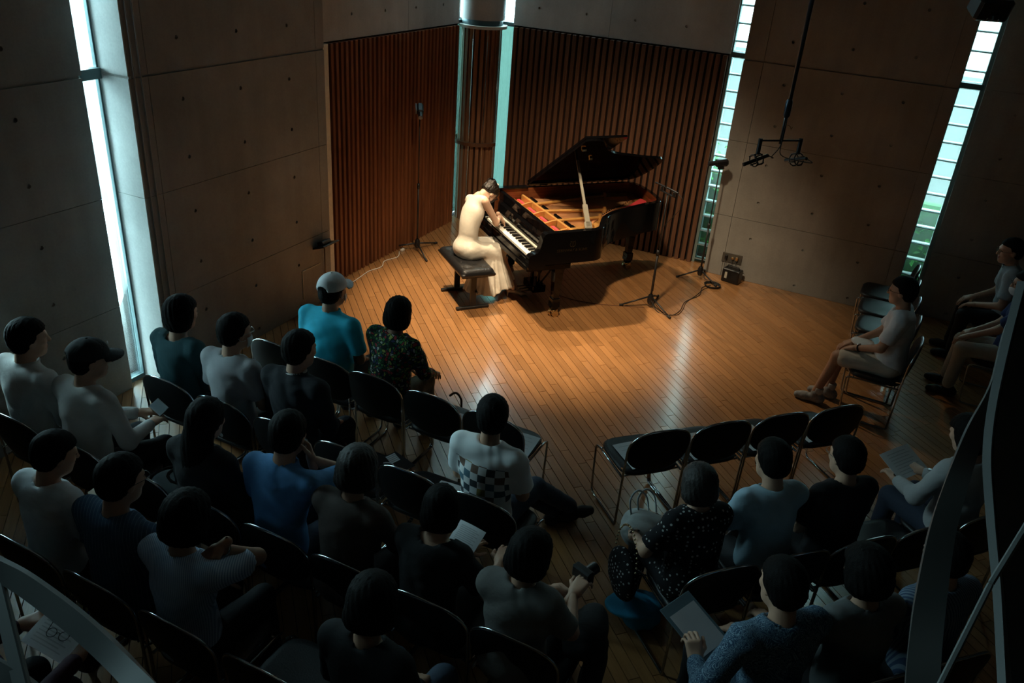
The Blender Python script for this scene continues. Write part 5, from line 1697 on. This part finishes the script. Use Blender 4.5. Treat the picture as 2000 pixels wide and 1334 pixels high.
rsit('person in blue striped shirt half hidden by the stair', 2, 2, F_bstripe, F_black, hair=('short', None), sc=.98)
def socks(i):
    for a in ((-.10, .45, .11), (.06, .36, .11)):
        MB().lathe([(.041, 0), (.043, .03), (.042, .07), (.040, .075)], (a[0], a[1] - .005, .085), (0, -.12, 1), 14).build('sock', F_white, i['t'], True)
# ---- right wall row
sit('youth in white T-shirt and beige shorts sitting sideways at right', .34, 7.20, 88, fabric('bright_white_cotton', (.66, .68, .70)), F_beige, hair=('short', None), sc=.99, yaw=-4, pitch=6, shorts=True, skin=M_skin2, shw=.18, belly=1.05,
    legs=[((-.09, .36, .50), (-.10, .46, .10)), ((.10, .34, .50), (.06, .37, .10))], shoe=plain('grey_sneaker', (.30, .30, .30), .7, var=.3, scale=40), hands=[(-.08, .24, .62), (.06, .27, .62)], extras=[glasses(), wristwatch(0), socks])
sit('man in pale blue shirt with hands on his knees at far right', 1.34, 9.00, 90, F_pale, F_black, hair=('crop', None), sc=1.03, sleeve='short', lean=(10, 16), neck='collar', hands=[(-.11, .26, .63), (.11, .28, .63)], extras=[glasses()])
sit('masked person in dark blue top and beige trousers at far right', 1.32, 8.10, 90, F_dblue, F_beige, hair=('short', None), sc=.98, extras=[glasses(), mask()], hands=[(-.06, .30, .62), (.10, .26, .62)])

# ================================================================== the pianist
def pianist():
    root = P2W(-.10, -.07)
    t = thing('person', 'pianist in a long cream sleeveless dress bent over the keys', 'person', root, PA)
    pel = Vector((0, -.10, .565)); sc = .97
    R1 = rot_ypr(0, 4, -6); R2 = rot_ypr(8, 24, -15)
    mid = pel + R1 @ Vector((0, 0, .285))
    nb = mid + R2 @ Vector((0, 0, .295))
    RH = rot_ypr(10, 74, -6)
    hc = nb + R2 @ Vector((0, .06, .015)) + RH @ Vector((0, .01, .10)) * sc
    shs = [nb + R2 @ Vector((s * .155, .02, -.055)) for s in (-1, 1)]
    wr = [Vector((-.50, .33, .815)), Vector((-.19, .335, .83))]
    arms = []
    for i, s in enumerate((-1, 1)):
        e, w_ = ik(shs[i], wr[i], .29, .245, (s * .75, -.15, -.5))
        arms.append((shs[i], e, w_))
    knees = [Vector((-.15, .27, .53)), Vector((.03, .27, .53))]
    ank = [Vector((-.08, .36, .10)), Vector((.115, .42, .10))]
    hips = [pel + Vector((s * .08, .01, -.01)) for s in (-1, 1)]
    R1n, R2n = np.array(R1, F32), np.array(R2, F32)
    ch = mid + R2 @ Vector((0, .01, .10)); wa = pel + R1 @ Vector((0, .0, .19))
    def torso(P, o=0.0):
        return union([ell(P, pel + Vector((0, -.01, .01)), (.168 + o, .135 + o, .115 + o), R1n), ell(P, wa, (.122 + o, .092 + o, .17 + o), R1n), ell(P, ch, (.140 + o, .10 + o, .175 + o), R2n),
                      cap(P, shs[0] + R2 @ Vector((.03, -.01, .015)), shs[1] + R2 @ Vector((-.03, -.01, .015)), .040 + o)], .06)
    def bodyfn(P):
        d = torso(P, -.010)
        for a, e, w_ in arms: d = smin(d, union([cap(P, a, e, .043, .034), cap(P, e, w_, .036, .023)], .02), .035)
        for i in (0, 1): d = smin(d, union([cap(P, hips[i], knees[i], .07, .05), cap(P, knees[i], ank[i], .047, .030)], .03), .03)
        d = smin(d, cap(P, nb - R2 @ Vector((0, 0, .04)), nb + R2 @ Vector((0, .02, .01)), .045, .040), .04)
        return d
    parts = []
    lo, hi = bbox([pel, nb] + [p for a in arms for p in a] + knees + ank, .14)
    v, q = nets(bodyfn, lo, hi, .0105); parts.append((v, q, 0))
    parts.append(head_mesh(hc, RH, .95, nb + R2 @ Vector((0, .0, -.06)), (.046, .042)))
    for i, s in enumerate((-1, 1)):
        a, e, w_ = arms[i]
        v, q = hand_mesh(w_, hand_frame((-.15 if i else .1, .55, -.75), (0, -.55, -.8)), s, .4, .4)
        parts.append((v, q, 0))
    link('body', np_mesh('body', parts, [plain('skin_fair', (.70, .45, .32), .5, var=.04, scale=18), M_lip, M_eye]), t)
    hemc = np.array([.06, .20], F32)
    def dressfn(P):
        d = torso(P, .008)
        # armholes and neckline
        for i, s in enumerate((-1, 1)):
            a = shs[i] + R2 @ Vector((s * .060, .005, -.025))
            d = smax(d, -ell(P, a, (.048, .075, .080), R2n), .008)
        d = smax(d, -cap(P, nb + R2 @ Vector((0, .025, .0)), nb + R2 @ Vector((0, .05, .14)), .062), .008)
        lap = union([cap(P, hips[i], knees[i], .098, .082) for i in (0, 1)], .06)
        z = P[..., 2]
        # skirt falling from the lap to the floor, flared and pleated
        tt = np.clip((.56 - z) / .46, 0, 1)
        cx = -.03 + (.075) * tt; cy = .17 + .02 * tt
        rx = .155 + .075 * tt; ry = .115 + .185 * tt
        dx = P[..., 0] - cx; dy = P[..., 1] - cy
        an = np.arctan2(dy / ry, dx / rx)
        rr = np.sqrt((dx / rx) ** 2 + (dy / ry) ** 2)
        pl = 1 + tt * (.055 * np.sin(an * 17 + 2 * np.sin(an * 3)) + .03 * np.sin(an * 31 + 1.3))
        sk = (rr - pl) * .13
        hem = .075 + .055 * (1 + np.sin(an - .25)) + .015 * np.sin(an * 7)
        sk = smax(sk, z - .57, .05); sk = smax(sk, hem - z, .01)
        d = union([d, lap], .05)
        d = smin(d, sk, .05)
        return d + .0032 * folds(P, 1.1, 3.0) * (z < .75) + .0022 * folds(P, .8, 9.0)
    lo, hi = bbox([pel, nb, shs[0], shs[1], Vector((.36, -.16, .05)), Vector((-.22, .52, .05))], .10); lo[2] = .02
    v, q = nets(dressfn, lo, hi, .0088)
    link('dress', np_mesh('dress', [(v, q, 0)], F_cream), t)
    v, q = hair_mesh(hc, RH, .95, 'bun', 1.0)
    hr = link('hair', np_mesh('hair', [(v, q, 0)], plain('pianist_hair', (.010, .006, .004), .35, bump=.7, bscale=80)), t)
    T = lambda p: hc + RH @ (Vector(p) * .95)
    MB().tube([T((-.03, -.045, .128)), T((.0, -.055, .137)), T((.03, -.05, .130))], .008, 8).build('hair_clip', plain('pearl', (.8, .7, .62), .3), hr, True)
    MB().ball(T((.083, .0, -.052)), .006, 8, 6).build('earring', M_chrome, t, True)
    M_heel = plain('silver_beige_heel', (.55, .46, .36), .3, .3)
    for i in (0, 1):
        a = ank[i]; d = Vector((.10, .99, 0)).normalized(); s = np.array([d.y, -d.x, 0], F32); dn = np.array(d, F32); g = np.array([a.x, a.y, 0], F32)
        def fn(P):
            q0 = P - g; q = np.stack([q0 @ s, q0 @ dn, q0[..., 2]], -1)
            b = union([cap(q, (0, -.05, .075), (0, .02, .062), .026, .028), cap(q, (0, .02, .058), (0, .10, .024), .030, .030), cap(q, (0, .10, .022), (0, .155, .018), .029, .018)], .025)
            b = smax(b, -ell(q, (0, .015, .105), (.028, .062, .035)), .006)
            b = smax(b, .003 - q[..., 2], .004)
            return np.minimum(b, cap(q, (0, -.058, .005), (0, -.055, .07), .007, .016))
        lo, hi = bbox([g + dn * .19 + s * .04, g - dn * .09 - s * .04, g + dn * .19 - s * .04, g - dn * .09 + s * .04, g + np.array([0, 0, .12], F32)], .005)
        v, q = nets(fn, lo, hi, .006)
        link('shoe', np_mesh('shoe', [(v, q, 0)], M_heel), t)
pianist()

# ================================================================== papers, bags and other small things
M_paper = plain('paper_white', (.66, .68, .70), .8, var=.04, scale=6)
M_ink = plain('print_grey', (.45, .47, .49), .8)
M_card = plain('kraft_card', (.28, .21, .15), .8)
def sheet(name, label, base, rz, loc, R, w, h, bend=.012, mat=None, group=None, lines=6, th=.0022):
    """a sheet lying or held: loc and tilt R in the frame of a chair or person standing at base with heading rz"""
    t = thing(name, label, 'paper', (0, 0, 0), 0, group)
    M = Matrix.Translation((base[0], base[1], 0)) @ Matrix.Rotation(math.radians(rz), 4, 'Z') @ Matrix.Translation(loc) @ R.to_4x4()
    t.matrix_world = M
    nx = 9
    mb = MB()
    top = [[(-w / 2 + w * i / (nx - 1), y, bend * (1 - (2 * i / (nx - 1) - 1) ** 2) + th) for i in range(nx)] for y in (-h / 2, h / 2)]
    bot = [[(p[0], p[1], p[2] - th) for p in r] for r in top]
    mb.grid(top); mb.grid([r[::-1] for r in bot])
    edge = top[0] + top[1][::-1]; eb = bot[0] + bot[1][::-1]; m = len(edge)
    mb.add(edge + eb, [(m + i, m + (i + 1) % m, (i + 1) % m, i) for i in range(m)])
    mb.build('leaf', mat or M_paper, t, 40)
    if lines:
        lb = MB()
        for k in range(lines):
            y = h * (.36 - .72 * k / max(1, lines - 1))
            lb.grid([[(-w * .36 + w * (.62 + .1 * (k % 2)) * i / 6, y + s * .0028, bend * (1 - (2 * (.14 + (.62 + .1 * (k % 2)) * i / 6) - 1) ** 2) + th + .0006) for i in range(7)] for s in (-1, 1)])
        lb.build('printed_lines', M_ink, t)
    return t
I3 = Matrix.Identity(3)
def tilt(x=0, y=0, z=0): return Matrix.Rotation(math.radians(z), 3, 'Z') @ Matrix.Rotation(math.radians(x), 3, 'X') @ Matrix.Rotation(math.radians(y), 3, 'Y')
SEATZ = .456
GP = 'programme sheets laid on the empty seats'
for (x, y, rz, l, dx, dy) in ((-2.42, 4.43, 0, 'white sheet on the seat right of the floral blouse', .10, -.02), (-1.935, 4.43, 0, 'white sheet on the aisle seat of the left front row', .07, -.01),
                      (-2.07, 3.62, 0, 'white sheet on the seat left of the checker print T-shirt', .06, .02)):
    sheet('programme_sheet', l, (x, y), rz, (dx, dy, SEATZ), tilt(z=4), .21, .30, .004, group=GP)
for i, l in enumerate(('white sheet on the aisle seat of the right front row', 'white sheet on the second seat of the right front row', 'white sheet on the third seat of the right front row', 'white sheet on the last seat of the right front row')):
    x, y = RB(i, 0)
    sheet('programme_sheet', l, (x, y), 45, (-.05, -.03, SEATZ), tilt(z=3), .21, .30, .004, group=GP)
# printed booklet with a keyboard picture
b = sheet('programme_booklet', 'black programme booklet with a keyboard picture on an empty seat', (-2.55, 3.62), 0, (.05, .10, SEATZ), tilt(z=-18), .21, .30, .003, plain('booklet_black', (.012, .012, .014), .4), lines=0)
pm = plain('booklet_white', (.55, .57, .60), .6)
for k in range(5): MB().box((-.085 + .018 * k, .09 - .004 * k, .0068), (.014, .075, .001)).build('printed_key', pm, b)
MB().tube([(.0 + .05 * math.cos(a * .35), -.02 + .06 * math.sin(a * .35), .007) for a in range(9)], .004, 4).build('printed_curve', pm, b)
for k in range(4): MB().box((.02 + .012 * k, -.07 - .008 * (k % 2), .0068), (.01, .012, .001)).build('printed_mark', pm, b)
# sheets in hands or on laps
H = 'sheets held by the audience'
sheet('held_sheet', 'white text sheet held by the black-clad woman', (-1.56, 2.71), 0, (.02, .32, .79), tilt(x=32, z=-8), .17, .16, .01, group=H, lines=12)
sheet('held_sheet', 'white sheet on the lap between the long black hair and the blue shirt', (-3.03, 2.72), 0, (.10, .36, .66), tilt(x=10, z=-20), .15, .21, .01, group=H)
sheet('held_sheet', 'white sheet in front of the striped dark blue shirt', (-2.95, 2.08), 0, (-.08, .34, .66), tilt(x=14, z=-25), .21, .29, .01, group=H)
sheet('held_card', 'brown card folder in front of the pale T-shirt', (-3.45, 2.09), 0, (-.03, .36, .74), tilt(x=28, z=-30), .22, .31, .004, M_card, lines=0)
sheet('held_sheet', 'pinkish sheet on the lap of the light blue T-shirt', RB(1, 1), 45, (-.14, .34, .63), tilt(x=12, z=25), .21, .29, .012, plain('paper_pink', (.52, .40, .38), .8), group=H)
sheet('held_sheet', 'white sheet held by the reader with wristwatch', RB(4, 1), 45, (-.08, .40, .72), tilt(x=24, z=12), .30, .21, .012, group=H, lines=8)
sheet('held_sheet', 'white sheet by the dark-clad person in jeans', (-1.46, 2.05), 0, (-.20, .12, .63), tilt(x=6, z=30), .15, .21, .006, group=H)
rs = sheet('held_sheet', 'white sheet with spectacles on it at the bottom left', (-2.85, 1.17), 0, (.04, .40, .77), tilt(x=20), .26, .20, .008, group=H, lines=10)
sp = thing('spectacles', 'round dark spectacles lying on the white sheet at bottom left', 'glasses'); sp.matrix_world = rs.matrix_world @ Matrix.Translation((.02, -.01, .0155)) @ Matrix.Rotation(.15, 4, 'Z')
mb = MB()
for s in (-1, 1): mb.tube([(s * .034 + .025 * math.cos(a * .5236), .021 * math.sin(a * .5236), .003) for a in range(12)], .002, 5, closed=True)
mb.tube([(-.010, .004, .003), (0, .008, .003), (.010, .004, .003)], .002, 5)
mb.build('rims', M_plast, sp, True)
for s in (-1, 1): MB().tube([(s * .059, .004, .003), (s * .062, .05, .004), (s * .04, .11, .004)], .0018, 5).build('temple', M_plast, sp, True)
t = thing('hanging_bag', 'black bag hanging behind a fourth-row chair with a booklet in it', 'bag', (-3.10, 1.80, 0))
link('pouch', (lambda f: np_mesh('pouch', [(*nets(f, (-.2, -.12, .12), (.2, .12, .52), .013), 0)], F_black))(lambda P: ell(P, (0, 0, .32), (.16, .06, .18)) + .006 * folds(P, 1.0, 2)), t)
MB().tube([(-.10, .0, .46), (-.09, .04, .64), (.09, .04, .64), (.10, 0, .46)], .006, 6).build('handle', M_rub, t, True)
bk = sheet('magazine', 'pale yellow booklet with a blue edge sticking out of the hanging bag', (-3.10, 1.80), 0, (.03, .0, .46), tilt(x=58, z=-24), .16, .26, .003, plain('pale_yellow', (.55, .52, .30), .7), lines=4)
MB().box((.068, 0, .0055), (.022, .26, .003)).build('blue_edge', plain('blue_edge', (.03, .04, .30), .6), bk)
# bag with straps on the empty seat of the third row
def blob_mesh(fn, lo, hi, h, mat, name):
    v, q = nets(fn, lo, hi, h); return np_mesh(name, [(v, q, 0)], mat)
t = thing('shoulder_bag', 'grey-blue cloth bag with dark handle on the empty third-row seat', 'bag', (-3.46, 2.84, SEATZ))
link('pouch', blob_mesh(lambda P: ell(P, (0, 0, .045), (.17, .13, .055)) + .006 * folds(P, 1.4, 4), (-.22, -.18, -.005), (.22, .18, .12), .012, fabric('bag_blue', (.22, .30, .34)), 'pouch'), t)
MB().tube([(.02 + .085 * math.cos(a * .42), .02 + .06 * math.sin(a * .42), .105 + .012 * math.sin(a * .42)) for a in range(15)], .011, 8, closed=True).build('handle', M_rub, t, True)
MB().tube(catmull([(-.15, .02, .05), (-.20, .10, .03), (-.10, .20, .02), (.05, .16, .05)], 6), .008, 6).build('strap', M_rub, t, True)
# white bag of the polka-dot woman
x, y = RB(0, 1)
t = thing('tote_bag', 'soft white bag with looped handles on the polka-dot lap', 'bag', (x, y, 0), math.radians(45))
link('pouch', blob_mesh(lambda P: union([ell(P, (-.16, .30, .635), (.15, .11, .075)), ell(P, (-.20, .34, .60), (.10, .12, .11))], .05) + .011 * folds(P, 1.2, 7), (-.36, .14, .44), (.02, .52, .76), .012, fabric('bag_white', (.40, .42, .41)), 'pouch'), t)
for s in (0, .05): MB().tube(catmull([(-.24 + s, .36 + .02 * s, .66), (-.245 + s, .41, .77), (-.19 + s, .43, .82), (-.135 + s, .41, .77), (-.13 + s, .36, .66)], 6), .006, 6).build('handle', fabric('bag_white', (.40, .42, .41)), t, True)
# dark shoulder bag hanging beside her
t = thing('chain_bag', 'black dotted bag with chain strap hanging left of the polka-dot blouse', 'bag', (x, y, 0), math.radians(45))
link('pouch', blob_mesh(lambda P: ell(P, (-.33, .22, .40), (.06, .15, .17)) + .004 * folds(P, 1.2, 5), (-.43, .02, .19), (-.24, .42, .60), .012, F_dot, 'pouch'), t)
ch = MB()
for k in range(22):
    a = math.pi * k / 21
    ch.ball((-.33, .22 + .13 * math.cos(a), .52 + .22 * math.sin(a)), .0075, 6, 4)
ch.build('chain_strap', M_brass, t, True)
# phone and camera in hands, jacket, towel, cane, folder, blue cloth
t = thing('smartphone', 'dark phone held by the man in the black baseball cap', 'phone', (-4.06, 2.76, 0))
MB().box((.15, .40, .74), (.16, .078, .009), tilt(x=30, z=-18), .003).build('case', M_plast, t)
MB().box(Vector((.15, .40, .74)) + tilt(x=30, z=-18) @ Vector((0, 0, .0052)), (.148, .068, .001), tilt(x=30, z=-18)).build('screen', plain('phone_glass', (.10, .12, .13), .08), t)
t = thing('compact_camera', 'black camera with lens held up by the white-clad person', 'camera', (-1.05, 2.70, 0))
MB().box((.16, .40, .80), (.12, .05, .075), tilt(z=-20), .010).build('camera_body', M_plast, t)
MB().cyl(Vector((.16, .40, .80)) + tilt(z=-20) @ Vector((.01, .02, 0)), Vector((.16, .40, .80)) + tilt(z=-20) @ Vector((.01, .085, 0)), .032, 16).build('lens', M_plast, t, 40)
t = thing('folded_jacket', 'black jacket hanging over the lap of the person with the camera', 'jacket', (-1.05, 2.70, 0))
link('cloth', blob_mesh(lambda P: union([ell(P, (.26, .24, .60), (.10, .20, .05)), ell(P, (.34, .20, .38), (.05, .17, .24))], .06) + .007 * folds(P, 1.0, 3), (.10, -.02, .08), (.46, .50, .72), .014, F_black, 'cloth'), t)
t = thing('hand_towel', 'white folded towel on the lap of the youth in shorts', 'towel', (.34, 7.20, 0), math.radians(88))
link('cloth', blob_mesh(lambda P: ell(P, (.03, .20, .645), (.10, .10, .022)) + .005 * folds(P, 1.5, 3), (-.12, .06, .60), (.18, .34, .69), .010, F_white, 'cloth'), t)
t = thing('walking_cane', 'brown wooden cane beside the woman in floral blouse', 'cane', (-2.50, 4.72, 0))
MB().tube(catmull([(0, 0, .002), (0, 0, .40), (-.01, -.005, .48), (-.045, -.02, .52), (-.085, -.04, .49)], 6), .009, 8).build('shaft', wood('cane_wood', (.10, .035, .015), (.22, .08, .03), (30, 30, 2)), t, True)
t = thing('plastic_folder', 'glossy clear folder on the lap of the paisley shirt', 'folder', (0, 0, 0))
x, y = RB(0, 2)
t.matrix_world = Matrix.Translation((x, y, 0)) @ Matrix.Rotation(math.radians(45), 4, 'Z') @ Matrix.Translation((-.14, .36, .66)) @ tilt(x=20, z=22).to_4x4()
MB().box((0, 0, 0), (.23, .31, .006), None, .002).build('sleeve', plain('folder_film', (.16, .24, .28), .12), t)
MB().box((.0, -.02, .005), (.19, .24, .002)).build('sheet', M_paper, t)
t = thing('blue_cloth_bag', 'bright blue folded cloth bag on the floor in the aisle', 'bag', (-.72, 3.70, 0), math.radians(35))
link('cloth', blob_mesh(lambda P: union([ell(P, (0, 0, .15), (.18, .12, .032)), ell(P, (.05, -.02, .075), (.12, .09, .08))], .03) + .010 * folds(P, 1.3, 8), (-.22, -.16, -.01), (.22, .16, .24), .012, fabric('azure_cloth', (.03, .30, .52)), 'cloth'), t)
MB().tube([(-.10, .02, .20), (-.12, .06, .30), (-.04, .08, .33), (.02, .05, .21)], .006, 6).build('handle', fabric('azure_cloth', (.03, .30, .52)), t, True)

# ================================================================== spiral stair and gallery rail around the viewer
M_steelp = plain('painted_steel', (.055, .059, .058), .55, var=.06, scale=5)
def at(px, py, d):
    c = ((px - 1000) / 1598 * d, (py - 667) / 1598 * d, d)
    return Vector((sum(RC[0][i] * c[i] for i in range(3)), sum(RC[1][i] * c[i] for i in range(3)), CAM_H + sum(RC[2][i] * c[i] for i in range(3))))
def ribbon(L, Rr, th):
    """curved steel plate: left and right edge points, thickness th away from the stair"""
    L = [Vector(p) for p in catmull([tuple(p) for p in L], 6)]; Rr = [Vector(p) for p in catmull([tuple(p) for p in Rr], 6)]
    mb = MB(); n = len(L); vs = []
    for i in range(n):
        a, b = L[max(i - 1, 0)], L[min(i + 1, n - 1)]
        nn = (b - a).cross(Rr[i] - L[i]).normalized()
        vs += [L[i] + nn * th / 2, Rr[i] + nn * th / 2, Rr[i] - nn * th / 2, L[i] - nn * th / 2]
    fs = []
    for i in range(n - 1):
        for k in range(4):
            l = (k + 1) % 4
            fs.append((4 * i + k, 4 * i + l, 4 * i + 4 + l, 4 * i + 4 + k))
    fs += [(3, 2, 1, 0), tuple(4 * (n - 1) + k for k in range(4))]
    return mb.add(vs, fs)
foot = at(1900, 1334, 2.2)
t = thing('spiral_staircase', 'grey steel spiral stair stringers curving up at the right edge', 'staircase', (0, 0, 0))
lp = [(2010, 540, 2.9), (1963, 640, 2.75), (1934, 749, 2.6), (1887, 838, 2.45), (1845, 942, 2.3), (1814, 1036, 2.15), (1788, 1160, 2.0), (1775, 1254, 1.9), (1767, 1345, 1.8), (1762, 1460, 1.7)]
rp = [(2060, 560, 2.9), (2005, 660, 2.75), (1962, 760, 2.6), (1918, 860, 2.45), (1890, 950, 2.3), (1864, 1050, 2.15), (1848, 1170, 2.0), (1840, 1254, 1.9), (1835, 1345, 1.8), (1832, 1460, 1.7)]
ribbon([at(*p) for p in lp], [at(*p) for p in rp], .012).build('stringer', M_steelp, t, 50)
lp2 = [(1985, 560, 2.4), (1955, 680, 2.3), (1930, 800, 2.2), (1920, 900, 2.1), (1926, 1000, 2.02), (1934, 1082, 1.95), (1943, 1170, 1.88), (1955, 1345, 1.75)]
ribbon([at(*p) for p in lp2], [at(p[0] + 17, p[1], p[2] - .01) for p in lp2], .05).build('inner_edge', plain('painted_steel_light', (.15, .16, .158), .5), t, 50)
ribbon([at(p[0] + 17, p[1], p[2] + .01) for p in lp2], [at(max(p[0] + 60, 1998 - abs(900 - p[1]) * .0) + (12 if p[1] < 700 or p[1] > 880 else 0), p[1], p[2] + .06) for p in lp2], .01).build('inner_plate', M_steelp, t, 50)
for a, b in (((2030, 985, 1.8), (1935, 1140, 1.75)), ((1935, 1140, 1.75), (1830, 1350, 1.65))):
    MB().bar(at(*a), at(*b), .013, .013, bev=.003).build('diagonal_rod', plain('painted_steel_light', (.15, .16, .158), .5), t)
t = thing('gallery_rail', 'grey steel gallery railing crossing the bottom left corner', 'railing', (0, 0, 0))
lp = [(-60, 1058, 1.35), (0, 1090, 1.32), (60, 1122, 1.28), (150, 1187, 1.22), (230, 1258, 1.17), (320, 1350, 1.10)]
rp = [(-60, 1102, 1.35), (0, 1135, 1.32), (45, 1164, 1.28), (125, 1226, 1.22), (198, 1292, 1.17), (262, 1365, 1.10)]
ribbon([at(*p) for p in lp], [at(*p) for p in rp], .012).build('top_rail', M_steelp, t, 50)
MB().bar(at(-10, 1120, 1.33), at(46, 1350, 1.20), .026, .010, up=tuple(at(1000, 667, 1) - V(0, 0, CAM_H)), bev=.002).build('post', M_steelp, t)
lp = [(-40, 1262, 1.26), (0, 1288, 1.24), (40, 1312, 1.22), (90, 1350, 1.20)]
ribbon([at(*p) for p in lp], [at(p[0] - 22, p[1] + 28, p[2]) for p in lp], .010).build('lower_rail', M_steelp, t, 50)
